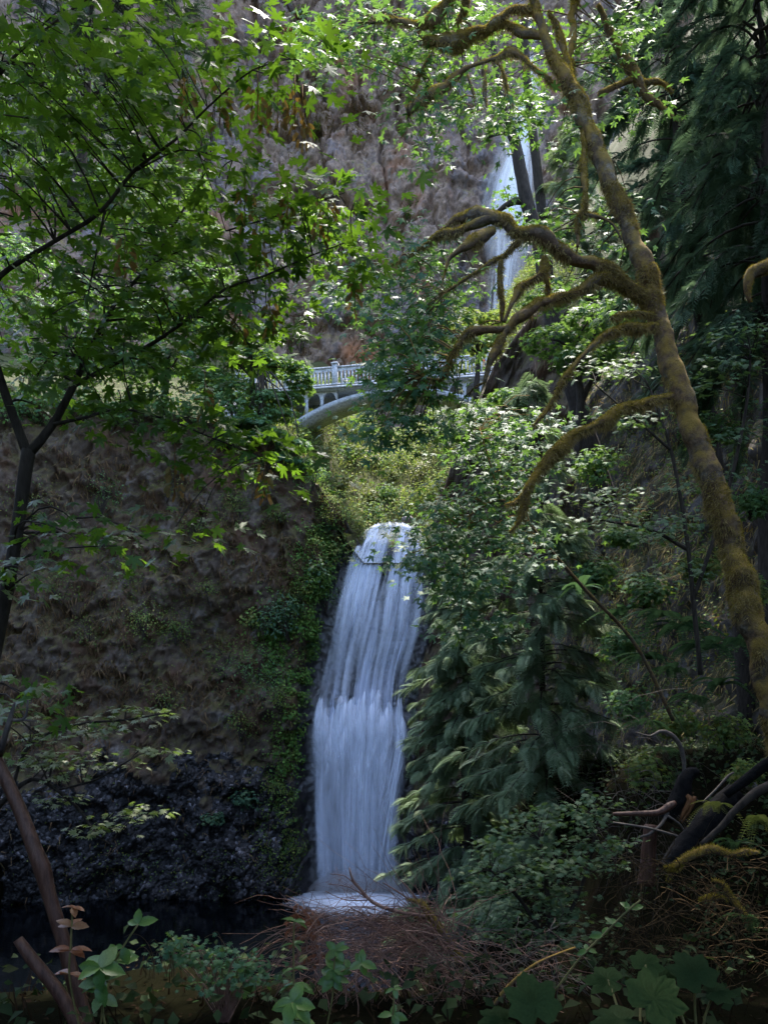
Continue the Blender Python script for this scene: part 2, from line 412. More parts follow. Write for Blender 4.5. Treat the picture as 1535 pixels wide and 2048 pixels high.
M['maplebark'] = rock_mat('mossy_bark', [(.05, .03, .018), (.14, .085, .05), (.11, .085, .06), (.34, .30, .25)], moss=(.26, .165, .04), moss_lo=.42, moss_hi=.62, scale=2.6, rough=.95, bump=1.0, fine=22)
M['moss'] = leaf_mat('moss_tufts', [(.20, .14, .05), (.34, .26, .04), (.52, .39, .05), (.17, .12, .06)], trans=(.3, .26, .03), tfac=.3, rough=.9, spec=.1)
M['mossdry'] = leaf_mat('brown_moss', [(.20, .13, .06), (.38, .28, .11), (.28, .23, .08)], trans=(.2, .14, .04), tfac=.25, rough=.9, spec=.1)
M['maple_leaf'] = leaf_mat('bigleaf_maple_leaf', [(.03, .085, .022), (.045, .12, .024), (.06, .14, .025), (.05, .12, .032), (.09, .16, .03)], trans=(.20, .38, .02), tfac=.45, rough=.45, spec=.40)
M['maple_leaf2'] = leaf_mat('mossy_maple_leaf', [(.03, .095, .055), (.05, .135, .075), (.065, .15, .06), (.055, .14, .09), (.10, .18, .05)], trans=(.22, .40, .05), tfac=.36, rough=.55, spec=.28)
M['vine_leaf'] = leaf_mat('vine_maple_leaf', [(.055, .115, .06), (.08, .15, .08), (.10, .16, .08), (.14, .18, .09)], trans=(.22, .36, .06), tfac=.3, rough=.6, spec=.3)
M['pale_leaf'] = leaf_mat('pale_vine_leaf', [(.12, .17, .06), (.18, .22, .10), (.22, .24, .13), (.09, .16, .04)], trans=(.25, .4, .06), tfac=.3, rough=.5, spec=.5)
M['tree_leaf'] = leaf_mat('background_maple_leaf', [(.035, .09, .045), (.06, .13, .06), (.085, .17, .06), (.12, .2, .07)], trans=(.25, .42, .05), tfac=.32, rough=.65, spec=.2)
M['bank_leaf'] = leaf_mat('sunny_bank_leaf', [(.08, .16, .05), (.13, .22, .06), (.20, .27, .07), (.30, .25, .08), (.11, .19, .075)], trans=(.34, .45, .06), tfac=.32, rough=.7, spec=.15)
M['shrub_leaf'] = leaf_mat('cliff_shrub_leaf', [(.04, .085, .025), (.07, .12, .03), (.10, .15, .035), (.18, .17, .04)], trans=(.28, .36, .04), tfac=.3, rough=.7, spec=.2)
M['fern'] = leaf_mat('fern_frond', [(.03, .075, .045), (.045, .10, .055), (.06, .12, .06), (.09, .13, .06)], trans=(.10, .19, .06), tfac=.3, rough=.7, spec=.2)
M['fernpale'] = leaf_mat('yellowing_fern', [(.12, .16, .05), (.18, .19, .07), (.24, .19, .08)], trans=(.3, .36, .06), tfac=.3, rough=.6)
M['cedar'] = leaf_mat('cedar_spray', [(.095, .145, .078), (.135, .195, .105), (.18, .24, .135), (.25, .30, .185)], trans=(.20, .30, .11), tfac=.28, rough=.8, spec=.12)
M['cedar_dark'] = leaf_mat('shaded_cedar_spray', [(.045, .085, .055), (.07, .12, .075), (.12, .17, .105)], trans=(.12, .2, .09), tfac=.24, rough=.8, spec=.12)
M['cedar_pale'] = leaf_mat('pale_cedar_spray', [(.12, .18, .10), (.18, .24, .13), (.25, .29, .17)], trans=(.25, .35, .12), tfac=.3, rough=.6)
M['fir'] = leaf_mat('fir_needles', [(.012, .03, .02), (.025, .05, .03), (.04, .07, .035)], trans=(.05, .1, .03), tfac=.15, rough=.7)
M['grass'] = leaf_mat('dry_grass', [(.065, .034, .018), (.12, .07, .036), (.19, .12, .06), (.07, .065, .02)], trans=(.25, .17, .07), tfac=.3, rough=.8, spec=.2)
M['grassgreen'] = leaf_mat('green_grass', [(.07, .11, .03), (.12, .16, .04), (.18, .18, .06)], trans=(.28, .34, .06), tfac=.3, rough=.7, spec=.2)
M['russet'] = leaf_mat('russet_shrub_leaf', [(.30, .10, .04), (.42, .17, .06), (.36, .20, .07)], trans=(.5, .2, .05), tfac=.3, rough=.7)
M['glossy'] = leaf_mat('glossy_evergreen_leaf', [(.05, .12, .03), (.08, .16, .035), (.11, .19, .05), (.16, .22, .10)], trans=(.25, .42, .04), tfac=.25, rough=.35, spec=.35)
M['bronze'] = leaf_mat('bronze_young_leaf', [(.22, .07, .03), (.30, .12, .05), (.24, .13, .06)], trans=(.5, .15, .05), tfac=.3, rough=.35, spec=.6)
M['bigleaf'] = leaf_mat('broad_ground_leaf', [(.022, .045, .014), (.03, .058, .016), (.038, .068, .02)], trans=(.10, .18, .03), tfac=.3, rough=.7, spec=.12)
M['samara'] = leaf_mat('maple_seeds', [(.14, .13, .03), (.22, .14, .04), (.30, .13, .04), (.12, .10, .03)], trans=(.4, .26, .05), tfac=.4, rough=.6)
M['twig'] = simple_mat('red_brown_twig', (.15, .07, .05), (.34, .20, .15), scale=20, rough=.8, bump=.2)
M['twiggrey'] = simple_mat('grey_twig', (.06, .05, .045), (.15, .12, .10), scale=20, rough=.8, bump=.2)
M['redwood'] = simple_mat('reddish_smooth_bark', (.06, .024, .016), (.15, .075, .05), scale=14, rough=.5, bump=.5, stretch=(3, 3, .6))
M['russetwood'] = simple_mat('orange_split_wood', (.16, .06, .02), (.30, .13, .05), scale=16, rough=.7, bump=.3, stretch=(4, 4, .5))
M['char'] = simple_mat('charred_wood', (.003, .003, .0035), (.014, .012, .012), scale=12, rough=.9, bump=1.0, spec=.2)
M['deadfern'] = leaf_mat('dead_fern', [(.16, .05, .025), (.24, .09, .045), (.30, .14, .07)], trans=(.35, .12, .05), tfac=.3, rough=.8, spec=.2)
M['stem'] = simple_mat('green_stem', (.10, .10, .03), (.22, .18, .06), scale=12, rough=.6)
M['litter'] = leaf_mat('wet_leaf_litter', [(.012, .007, .004), (.022, .013, .007), (.035, .021, .011), (.015, .011, .005)], trans=(.03, .018, .008), tfac=.15, rough=.9, spec=.06)
M['lowgrowth'] = leaf_mat('dark_low_growth', [(.012, .026, .010), (.022, .042, .014), (.032, .055, .018), (.04, .045, .014)], trans=(.06, .10, .02), tfac=.25, rough=.7, spec=.15)

def pebbly_mat():
    m, nt, out, N, L = new_mat('wet_pebbly_basalt')
    tc = N('ShaderNodeTexCoord'); v = N('ShaderNodeTexVoronoi', i_Scale=5.5); L(tc.outputs['Object'], v.inputs['Vector'])
    n = N('ShaderNodeTexNoise', i_Scale=1.1, i_Detail=6.0, i_Roughness=.65); L(tc.outputs['Object'], n.inputs['Vector'])
    sp = N('ShaderNodeSeparateColor'); L(v.outputs['Color'], sp.inputs[0])
    r = ramp(N, [(0, (.006, .0055, .0055)), (.55, (.018, .016, .016)), (.85, (.045, .041, .042)), (1, (.17, .16, .17))]); L(sp.outputs[0], r.inputs[0])
    r2 = ramp(N, [(.40, (.35, .35, .35)), (.62, (1.25, 1.2, 1.2))]); L(n.outputs[0], r2.inputs[0])
    mx = N('ShaderNodeMix', data_type='RGBA', blend_type='MULTIPLY'); mx.inputs[0].default_value = 1; L(r.outputs[0], mx.inputs[6]); L(r2.outputs[0], mx.inputs[7])
    b = N('ShaderNodeBsdfPrincipled'); b.inputs['Roughness'].default_value = .62; b.inputs['Specular IOR Level'].default_value = .3; L(mx.outputs[2], b.inputs['Base Color'])
    bp = N('ShaderNodeBump', i_Strength=.9, i_Distance=.10); L(v.outputs['Distance'], bp.inputs['Height']); bp.invert = True; L(bp.outputs[0], b.inputs['Normal']); L(b.outputs[0], out.inputs[0]); return m
M['pebbly'] = pebbly_mat()
M['lush'] = leaf_mat('lush_spray_zone_leaf', [(.05, .12, .03), (.08, .18, .04), (.13, .24, .05), (.18, .25, .06)], trans=(.28, .45, .05), tfac=.32, rough=.7, spec=.2)
M['twigdark'] = simple_mat('dark_mossy_twig', (.03, .02, .012), (.10, .065, .03), scale=20, rough=.9, bump=.2, spec=.1)
# ------------------------------------------------------------------ the setting
POOL_Z = -10.9
FALL = A([  # photo row, left px, right px, distance
    (1043, 728, 838, 51.8), (1058, 722, 850, 49.8), (1085, 708, 851, 48.5), (1130, 690, 851, 47.9), (1200, 664, 850, 47.4), (1260, 652, 842, 47.1),
    (1340, 640, 818, 46.8), (1372, 634, 814, 46.45), (1400, 630, 812, 46.1), (1470, 622, 814, 45.7), (1600, 620, 804, 45.35), (1795, 632, 792, 45.0)], float)
FZ = (PCY - FALL[:, 0]) / F * FALL[:, 3]
FXL = (FALL[:, 1] - PCX) / F * FALL[:, 3]; FXR = (FALL[:, 2] - PCX) / F * FALL[:, 3]; FY = FALL[:, 3]
def fall_at(z):
    o = np.argsort(FZ); return [np.interp(z, FZ[o], q[o]) for q in (FXL, FXR, FY)]

def ground_z(X, Y):
    b = np.interp(Y, [-60, 3.2, 6.0, 7.2, 9, 14, 24, 29, 47, 200], [-1.5, -1.5, -2.1, -3.2, -4.6, -7.6, -10.2, -11.6, -12.6, -12.6])
    r = np.interp(Y, [-60, 4, 8, 15, 28, 36, 44, 200], [-0.6, -1.2, -1.2, -0.9, -2.2, -7.0, -11.0, -11.0])
    w = sstep(1.2, 7.5, X + 0.10 * np.clip(Y - 8, 0, 14))
    w = w * np.where(Y < 4, sstep(2, 4, Y) * .6 + .4, 1)
    z = b * (1 - w) + np.maximum(r, b) * w
    return z + 0.22 * fbm(np.stack([X * .7, Y * .7, 0 * X], -1), 4, 3) * sstep(2, 6, np.hypot(X, Y - 0))

def make_ground():
    xs = np.concatenate([np.linspace(-90, -20, 24, endpoint=False), np.linspace(-20, 14, 110, endpoint=False), np.linspace(14, 90, 24)])
    ys = np.concatenate([np.linspace(-60, 0, 20, endpoint=False), np.linspace(0, 48, 150, endpoint=False), np.linspace(48, 180, 30)])
    X, Y = np.meshgrid(xs, ys, indexing='ij'); Z = ground_z(X, Y)
    V = np.stack([X, Y, Z], -1).reshape(-1, 3)
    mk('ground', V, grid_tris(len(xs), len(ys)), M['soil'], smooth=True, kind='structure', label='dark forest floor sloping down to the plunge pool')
make_ground()

# pool
def make_pool():
    m, nt, out, N, L = new_mat('dark_pool_water')
    b = N('ShaderNodeBsdfPrincipled'); b.inputs['Base Color'].default_value = (.0010, .0015, .0022, 1); b.inputs['Roughness'].default_value = .06; b.inputs['IOR'].default_value = 1.33
    tc = N('ShaderNodeTexCoord'); mp = N('ShaderNodeMapping'); mp.inputs['Scale'].default_value = (1.1, 2.2, 1); L(tc.outputs['Object'], mp.inputs[0])
    n = N('ShaderNodeTexNoise', i_Scale=1.6, i_Detail=3.0); L(mp.outputs[0], n.inputs['Vector'])
    bp = N('ShaderNodeBump', i_Strength=.12, i_Distance=.05); L(n.outputs[0], bp.inputs['Height']); L(bp.outputs[0], b.inputs['Normal']); L(b.outputs[0], out.inputs[0])
    xs = np.linspace(-45, 9, 90); ys = np.linspace(20, 50, 60)
    X, Y = np.meshgrid(xs, ys, indexing='ij'); d = np.hypot(X + 1.6, (Y - 44.8))
    Z = POOL_Z + 0.05 * np.sin(d * 4) * np.exp(-d / 3.5) + 0.012 * fbm(np.stack([X * 2, Y * 2, 0 * X], -1), 3, 5)
    mk('pool_water', np.stack([X, Y, Z], -1).reshape(-1, 3), grid_tris(90, 60), m, smooth=True, kind='structure', label='still dark water of the plunge pool')
    # foam where the fall lands
    m, nt, out, N, L = new_mat('foam')
    tc = N('ShaderNodeTexCoord'); n = N('ShaderNodeTexNoise', i_Scale=2.2, i_Detail=6.0, i_Roughness=.6); L(tc.outputs['Object'], n.inputs['Vector'])
    at = N('ShaderNodeAttribute', attribute_name='tint')
    a = N('ShaderNodeMath', operation='MULTIPLY_ADD'); L(n.outputs[0], a.inputs[0]); a.inputs[1].default_value = .7; a.inputs[2].default_value = -.42
    s2 = N('ShaderNodeMath', operation='ADD'); L(a.outputs[0], s2.inputs[0]); L(at.outputs['Fac'], s2.inputs[1])
    mr = N('ShaderNodeMapRange', i_1=.05, i_2=.85); L(s2.outputs[0], mr.inputs[0])
    d = N('ShaderNodeBsdfDiffuse'); d.inputs[0].default_value = (.8, .85, .95, 1); tp = N('ShaderNodeBsdfTransparent')
    s = N('ShaderNodeMixShader'); L(mr.outputs[0], s.inputs[0]); L(tp.outputs[0], s.inputs[1]); L(d.outputs[0], s.inputs[2]); L(s.outputs[0], out.inputs[0])
    r = np.linspace(0, 1, 40); th = np.linspace(0, 2 * np.pi, 64)
    R, TH = np.meshgrid(r, th, indexing='ij')
    X = -1.45 + R * np.cos(TH) * 4.6; Y = 44.2 + R * np.sin(TH) * np.where(np.sin(TH) < 0, 5.6, 2.2)
    t = 1.55 * (1 - R ** .7)
    Z = POOL_Z + .07 + .12 * np.maximum(0, t - .4) * (1 + .8 * fbm(np.stack([X * 3, Y * 3, 0 * X], -1), 3, 9))
    mk('foam', np.stack([X, Y, Z], -1).reshape(-1, 3), grid_tris(40, 64), m, tint=t.ravel(), smooth=True, kind='structure', label='white foam where the lower fall meets the pool')
make_pool()

# lower cliff: one wall from the left bank, around the fall, to the right bank
def lower_top(X):
    return np.interp(X, [-60, -20, -8, -5.6, -4.3, -2.9, -1.9, -1.3, 2.6, 3.2, 3.9, 6, 12], [19, 17.5, 16.2, 15.6, 13.2, 11.4, 10.4, 9.3, 9.3, 11.2, 13.6, 18, 24])
def lower_y(X, Z):
    base = np.interp(X, [-60, -30, -17, -8, -4.6, -3.6, 2.4, 3.4, 4.6, 7, 12], [40, 41.5, 42.4, 43.4, 44.2, 45.2, 45.2, 44.2, 42.5, 39.5, 34])
    lean = (Z + 10.9) * np.interp(X, [-30, -8, -3, 3, 8], [.16, .14, .10, .10, .05])
    y = base + lean
    xl, xr, fy = fall_at(Z)
    inside = sstep(xl - 1.3, xl - .1, X) * (1 - sstep(xr + .1, xr + 1.0, X))
    return y * (1 - inside) + (fy + .35) * inside, inside
def make_lower_cliff():
    xs = np.concatenate([np.linspace(-40, -23, 50, endpoint=False), np.linspace(-23, 9, 340)]); nv = 250
    X = np.repeat(xs[:, None], nv, 1); v = np.linspace(0, 1, nv)[None]
    top = lower_top(X); vz = np.minimum(v / .93, 1); Z = -13 + (top + 13) * vz
    Y, inside = lower_y(X, Z)
    back = np.clip((v - .93) / .07, 0, 1); Y = Y + back * np.where((X > -2.2) & (X < 3.0), 1.5, 5.5); Z = Z + back * np.where((X > -2.2) & (X < 3.0), -.4, .9)
    p = np.stack([X, Y, Z], -1)
    q = p * A([.33, .33, .30])
    f1, f2, c = worley(p * A([.75, .5, .55]) + .5 * fbm(p * .8, 3, 5)[..., None], 4)
    g1, g2, cc = worley(p * A([2.3, 1.5, 1.9]) + .3 * fbm(p * 2, 2, 6)[..., None], 8)
    wk = sstep(-.1, .45, fbm(p * .5, 3, 14)); D = 1.7 * fbm(q, 5, 1) + .75 * (c - .5) + .30 * (cc - .5) + .42 * fbm(p * 1.5, 5, 2, .6) - .16 * wk * np.exp(-((f2 - f1) / .10) ** 2) - .04 * wk * np.exp(-((g2 - g1) / .10) ** 2) + .16 * (1 - 2 * np.abs(fbm(p * 2.2, 4, 16, .65))) + .08 * fbm(p * 6, 2, 3)
    D = D * (1 - .62 * inside) * (1 - .8 * back)
    # undercut near the water at the left
    D = D - .8 * sstep(-6.5, -10.5, Z) * sstep(-6, -12, X) * (1 - inside)
    V = p.copy(); V[..., 1] -= D; V[..., 0] += .10 * fbm(p * 1.3, 3, 12); V[..., 2] += .12 * fbm(p * 1.1, 3, 13) * (1 - back)
    V = V.reshape(-1, 3); T = grid_tris(len(xs), nv)
    wet = inside.reshape(-1)
    o = mk('cliff_lower', V, T, M['cliff'], smooth=False, kind='structure', label='dark basalt cliff around the lower waterfall, hung with dry grass')
    o.data.materials.append(M['wet'])
    o.data.materials.append(M['pebbly']); cc = V[T].mean(1)
    low = (cc[:, 2] + 5.5 * fbm(cc * .28, 5, 15, .65) + 2.6 * fbm(cc * 1.6, 3, 18) + .10 * (cc[:, 0] + 8)) < -4.6
    mi = np.where(wet[T].min(1) > .25, 1, np.where(low, 2, 0)).astype(np.int32); o.data.polygons.foreach_set('material_index', mi)
    return V, T, wet
CLV, CLT, CLW = make_lower_cliff()

# right wall of the gorge, running towards the viewer
def make_right_cliff():
    plan = A([(5.2, 45.5), (6.6, 40), (8.4, 33), (9.0, 27), (9.0, 22), (9.2, 17), (9.6, 12), (11.5, 6), (14, 0), (17, -8)], float)
    s = np.concatenate([[0], np.cumsum(np.linalg.norm(np.diff(plan, axis=0), axis=1))])
    u = np.concatenate([np.linspace(0, 36, 280, endpoint=False), np.linspace(36, s[-1], 30)]); nv = 250
    cx, cyy = np.interp(u, s, plan[:, 0]), np.interp(u, s, plan[:, 1])
    k = np.ones(25) / 25; pad = lambda a: np.convolve(np.pad(a, 12, 'edge'), k, 'valid'); cx, cyy = pad(cx), pad(cyy)
    dx, dy = np.gradient(cx), np.gradient(cyy); l = np.hypot(dx, dy); nx, ny = dy / l, -dx / l   # towards the gorge
    nx, ny = np.where(nx > 0, -nx, nx), np.where(nx > 0, -ny, ny)
    top = np.interp(cyy, [-8, 8, 14, 20, 28, 34, 40, 46], [10, 14, 19, 22, 20, 17, 15, 14])
    Z = -12 + (top + 12)[:, None] * (np.linspace(0, 1, nv) ** 1.05)[None]
    lean = (Z + 2) * np.where(Z > 4, .16, .10)
    X = cx[:, None] - nx[:, None] * lean; Y = cyy[:, None] - ny[:, None] * lean
    p = np.stack([X, Y, Z], -1)
    f1, f2, c = worley(p * A([.8, .8, .5]) + .4 * fbm(p * .8, 3, 25)[..., None], 24)
    g1, g2, cc = worley(p * A([2.4, 2.4, 1.5]) + .3 * fbm(p * 2, 2, 26)[..., None], 28)
    D = 1.2 * fbm(p * .3, 4, 21) + .5 * (c - .5) + .2 * (cc - .5) + .2 * fbm(p * 1.7, 4, 22) + .25 * fbm(p * 1.2, 5, 27, .6) - .10 * np.exp(-((f2 - f1) / .10) ** 2) - .03 * np.exp(-((g2 - g1) / .1) ** 2)
    V = np.stack([X + nx[:, None] * D, Y + ny[:, None] * D, Z + .12 * fbm(p, 3, 29)], -1).reshape(-1, 3)
    T = grid_tris(len(u), nv)
    mk('cliff_right', V, T, M['cliff_right'], smooth=False, kind='structure', label='dark mossy rock wall rising on the right behind the cedars')
    return V, T
CRV, CRT = make_right_cliff()

# upper ground: stream bed, banks below the bridge, wooded slope on the left
def upper_z(X, Y):
    zv = np.interp(Y, [44, 49, 51, 53, 58, 65, 75, 95, 130], [9.2, 9.4, 10.5, 11.6, 16.5, 21, 25, 31, 33])
    xc = 0.7 + (Y - 50) * .03
    dl = np.maximum(0, -(X - xc) - 1.9); dr = np.maximum(0, X - xc - 1.7)
    left = np.minimum(zv + 1.45 * dl, 15.2 + np.maximum(0, Y - 47) * .50 + .05 * dl); left = np.maximum(left, zv)
    z = np.where(X < xc, left, zv + 1.5 * dr)
    return z + .5 * fbm(np.stack([X * .5, Y * .5, 0 * X], -1), 4, 31) * sstep(0, 1.5, np.maximum(dl, dr))
def make_upper():
    xs = np.linspace(-50, 34, 180); ys = np.linspace(47.4, 108, 120)
    X, Y = np.meshgrid(xs, ys, indexing='ij'); Z = upper_z(X, Y)
    fr = sstep(50.0, 47.4, Y); Z = Z - fr * 1.2
    mk('upper_slope', np.stack([X, Y, Z], -1).reshape(-1, 3), grid_tris(180, 120), M['gully'], smooth=True, kind='structure', label='grassy gully and banks between the fall and the bridge')
make_upper()

# far cliff with the upper fall
UF = A([(150, 1038, 1058, 103.2), (225, 1030, 1062, 102.6), (300, 1005, 1066, 102.0), (380, 965, 1070, 101.2), (440, 945, 1072, 100.5), (520, 952, 1064, 99.8), (560, 958, 1045, 99.0), (680, 950, 1030, 98.2)], float)
def make_far_cliff():
    xs = np.concatenate([np.linspace(-52, -24, 40, endpoint=False), np.linspace(-24, 24, 250, endpoint=False), np.linspace(24, 62, 50)]); zs = np.linspace(16, 99, 270)
    X, Z = np.meshgrid(xs, zs, indexing='ij')
    Y = 101 - .35 * np.maximum(0, -X - 16) - .5 * np.maximum(0, X - 26) + .04 * (Z - 40)
    Y = Y + 4.0 * np.exp(-((X - 17) / 7.5) ** 2)
    p = np.stack([X, Y, Z], -1)
    pr = np.stack([X * .94 + Z * .34, Y, -X * .34 + Z * .94], -1)
    f1, f2, c = worley(pr * A([.16, .1, .085]) + .35 * fbm(p * .2, 3, 45)[..., None], 44)
    g1, g2, cc = worley(pr * A([.5, .3, .34]) + .3 * fbm(p * .6, 2, 46)[..., None], 48)
    st = Z / 9.5 + .9 * fbm(p * .05, 3, 50); sf = st - np.floor(st)
    D = 2.6 * fbm(p * A([.10, .075, .055]), 5, 41, .55) + 1.8 * (c - .5) + .8 * (cc - .5) + .7 * fbm(p * .7, 4, 42) - 1.3 * np.exp(-((f2 - f1) / .07) ** 2) - .35 * np.exp(-((g2 - g1) / .08) ** 2)
    D = D - .5 * np.exp(-((sf - .9) / .08) ** 2) + .5 * (1 - sf) + .5 * (np.abs(fbm(p * A([1.0, 1.0, .6]), 4, 43, .65)) * 2 - .5) + .30 * fbm(p * 2.6, 2, 47)
    calm = np.exp(-((X - 17.5) / 4.5) ** 2); D = D * (1 - .75 * calm)
    V = np.stack([X, Y - D, Z], -1).reshape(-1, 3); T = grid_tris(len(xs), len(zs))
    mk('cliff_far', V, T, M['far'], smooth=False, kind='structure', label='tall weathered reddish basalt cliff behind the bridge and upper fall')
    return V, T
FCV, FCT = make_far_cliff()

# wooded slope left of the pool
def make_slopes():
    xs = np.linspace(0, 1, 60); ys = np.linspace(0, 1, 80)
    U, W = np.meshgrid(xs, ys, indexing='ij')
    Y = -60 + 104 * W; X = -22 - 46 * U - 3 * np.sin(W * 5); Z = -12 + 62 * U ** .9
    D = fbm(np.stack([X, Y, Z], -1) * .15, 4, 61)
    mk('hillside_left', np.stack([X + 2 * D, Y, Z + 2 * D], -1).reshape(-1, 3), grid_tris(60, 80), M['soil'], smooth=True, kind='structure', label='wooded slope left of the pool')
make_slopes()
def make_behind():  # bank added out of view to block low sky behind the viewer
    U, W = np.meshgrid(np.linspace(0, 1, 60), np.linspace(0, 1, 40), indexing='ij')
    X = -40 + 80 * U; Y = -3 - 8 * W; Z = -2.2 + 7 * W ** .7
    D = fbm(np.stack([X, Y, Z], -1) * .3, 4, 62)
    mk('sky_block_bank', np.stack([X, Y + D, Z + D * W], -1).reshape(-1, 3), grid_tris(60, 40), M['soil'], smooth=True, kind='structure', label='added unseen bank behind the viewing place, blocking low sky light')
make_behind()

# ---- falling water
def sheet(table, name, layers, mat_kw, nv=120, nu=44, off=.0, parent=None):
    z = (PCY - table[:, 0]) / F * table[:, 3]
    xl = (table[:, 1] - PCX) / F * table[:, 3]; xr = (table[:, 2] - PCX) / F * table[:, 3]
    tt = np.linspace(0, 1, nv); s = np.linspace(0, 1, len(table)); L = np.concatenate([[0], np.cumsum(np.hypot(np.diff(z), np.diff(table[:, 3])))])
    LL = tt * L[-1]
    zz, l, r, y = [np.interp(LL, L, q) for q in (z, xl, xr, table[:, 3])]
    return tt, LL, zz, l, r, y

def make_lower_fall():
    root = thing('lower_waterfall', 'broad lower waterfall dropping in silky white strands into the pool', 'waterfall', (-.8, 45, POOL_Z)); root['kind'] = 'structure'
    tt, LL, zz, l, r, y = sheet(FALL, '', 0, {}, nv=130)
    rows = PCY - F * zz / y
    S = lambda py: float(np.interp(py, rows, tt))
    nu = 44; u = np.linspace(0, 1, nu)
    for k, (off, lo, hi, am, su, sd) in enumerate([(.10, .36, .74, .5, 12, 1.0), (.30, .40, .76, .5, 24, 7.7), (.42, .44, .80, .45, 40, 12.3)]):
        X = l[:, None] + (r - l)[:, None] * u[None]
        Z = np.repeat(zz[:, None], nu, 1); Y = np.repeat(y[:, None], nu, 1) - off
        p = np.stack([X * 1.8, Y, Z * .25], -1)
        lipw = sstep(1120, 1062, rows)[:, None]; Y = Y - .05 * lipw; Z = Z - .45 * lipw * ((2 * u - 1) ** 2)[None]
        Y = Y - .35 * (1 - .7 * lipw) * fbm(p, 3, 70 + k) - .12 * fbm(p * A([4, 1, 2]), 2, 80 + k)
        e = np.minimum(u, 1 - u)[None]; ed = np.clip(e / .12, 0, 1) + 0 * X
        mid = np.interp(rows[:, None] + 0 * X, [1040, 1075, 1150, 1230, 1300, 1350, 1420, 1480, 1600, 1790], [.55, .48, .36, .42, .44, .42, .56, .58, .54, .54])
        left = np.interp(u, [0, .10, .22, .35, .8, 1], [.15, .5, .95, 1, 1, .7])[None]
        gap = np.exp(-((u - .53) / .055) ** 2)[None] * np.interp(rows, [1070, 1095, 1170, 1230], [0, 1, 1, 0])[:, None] + .8 * np.exp(-((u - .36) / .025) ** 2)[None] * np.interp(rows, [1090, 1110, 1150, 1190], [0, 1, 1, 0])[:, None]
        t = np.clip(mid * left * ed * (1 - np.clip(gap, 0, 1)), 0, 1) * np.clip(tt / .035, 0, 1)[:, None]
        uv = np.stack([np.repeat(u[None], len(tt), 0), np.repeat((LL / LL[-1])[:, None], nu, 1)], -1)
        mt = water_veil_mat('falling_water_%d' % k, col=(.74, .81, 1.0), su=su, sv=2.2, lo=lo, hi=hi, amax=am, seed=sd)
        mk('water_sheet', np.stack([X, Y, Z], -1).reshape(-1, 3), grid_tris(len(tt), nu), mt, root, tint=t.ravel(), uv=uv.reshape(-1, 2), smooth=True)
    ac = Acc()
    def strand(s0, s1, u0, w, a, head=0.0, out0=.3, out1=.6, wander=.03, fan=0.0, taper=2.0, seed=0.0):
        m = 15; q = np.linspace(s0, min(s1, 1), m); f = np.linspace(0, 1, m)
        zc, lc, rc, yc = [np.interp(q, tt, g) for g in (zz, l, r, y)]
        uu = u0 + wander * vnoise(np.stack([np.full(m, u0 * 9), q * 9, np.full(m, seed)], -1), 3) + fan * f
        xc = lc + (rc - lc) * uu
        lw = sstep(1120, 1062, np.interp(q, tt, rows)); zc = zc + .05 * lw - .45 * lw * (2 * u0 - 1) ** 2
        out = out0 + (out1 - out0) * np.minimum(1, np.sqrt(f) * 1.5) + .05 * lw
        if head: wd = w * np.sqrt(np.clip(f / .22, 0.02, 1)) * (1 + .25 * f); al = np.clip(f * 12, .35, 1) * np.clip((1 - f), 0, 1) ** .8
        else: wd = w * (.5 + .6 * np.sqrt(f)); al = np.clip(f * 9, 0, 1) * np.clip((1 - f) * taper, 0, 1)
        nc = 5; cs = np.linspace(-1, 1, nc)
        zc = zc[:, None] - (head * w * 1.3 * (cs ** 2)[None] * np.clip(1 - f * 2.5, 0, 1)[:, None])
        X = xc[:, None] + wd[:, None] * cs[None]; Y = (yc - out)[:, None] + .55 * w * (cs ** 2)[None]; Z = zc + 0 * X
        t = (1 - np.abs(cs) ** 1.7)[None] * al[:, None] * a
        uv = np.stack([(u0 + wd[:, None] * cs[None] / 5.0), np.repeat(q[:, None], nc, 1)], -1)
        ac.add(np.stack([X, Y, Z], -1).reshape(-1, 3), grid_tris(m, nc), t.ravel(), uv.reshape(-1, 2))
    U = rng.uniform
    # cascade over the lip: ropes gathered in a few streams with dark rock between
    streams = [(.16, .05), (.30, .05), (.42, .035), (.66, .05), (.82, .05), (.92, .03)]
    for i in range(120):
        c, sp = streams[rng.choice(6, p=[.2, .24, .12, .24, .12, .08])]
        a0 = S(U(1046, 1150)); strand(a0, a0 + U(.06, .24), np.clip(c + rng.normal() * sp, .03, .97), U(.08, .30), U(.4, .85), out0=.12, out1=.4, wander=.03, seed=i * .01)
    for i in range(16):   # thin skin of water sliding over the lip
        a0 = S(U(1043, 1056)); strand(a0, a0 + U(.05, .12), U(.05, .95), U(.08, .22), U(.35, .7), out0=.05, out1=.2, wander=.05, seed=i)
    # long thin veil below
    for i in range(90):
        a0 = S(U(1120, 1300)); strand(a0, a0 + U(.10, .30), U(.08, .97), U(.10, .34), U(.18, .42), out0=.35, out1=.6, wander=.02)
    # rounded bursts where the water strikes the mid ledge
    for i in range(150):
        u1 = U(.05, .96); py = 1400 + 60 * float(vnoise(A([[u1 * 5, 3.3, .5]]), 4)[0]) + rng.normal() * 14 + abs(rng.normal()) * 45; a0 = S(py); strand(a0, a0 + U(.06, .24), u1, U(.10, .40), U(.5, .95), head=1.0, out0=.35, out1=U(.5, 1.0), wander=.01)
    for i in range(26):
        a0 = S(U(1450, 1560)); strand(a0, a0 + U(.05, .16), U(.15, .92), U(.10, .26), U(.4, .8), head=1.0, out0=.4, out1=U(.6, 1.0), wander=.01)
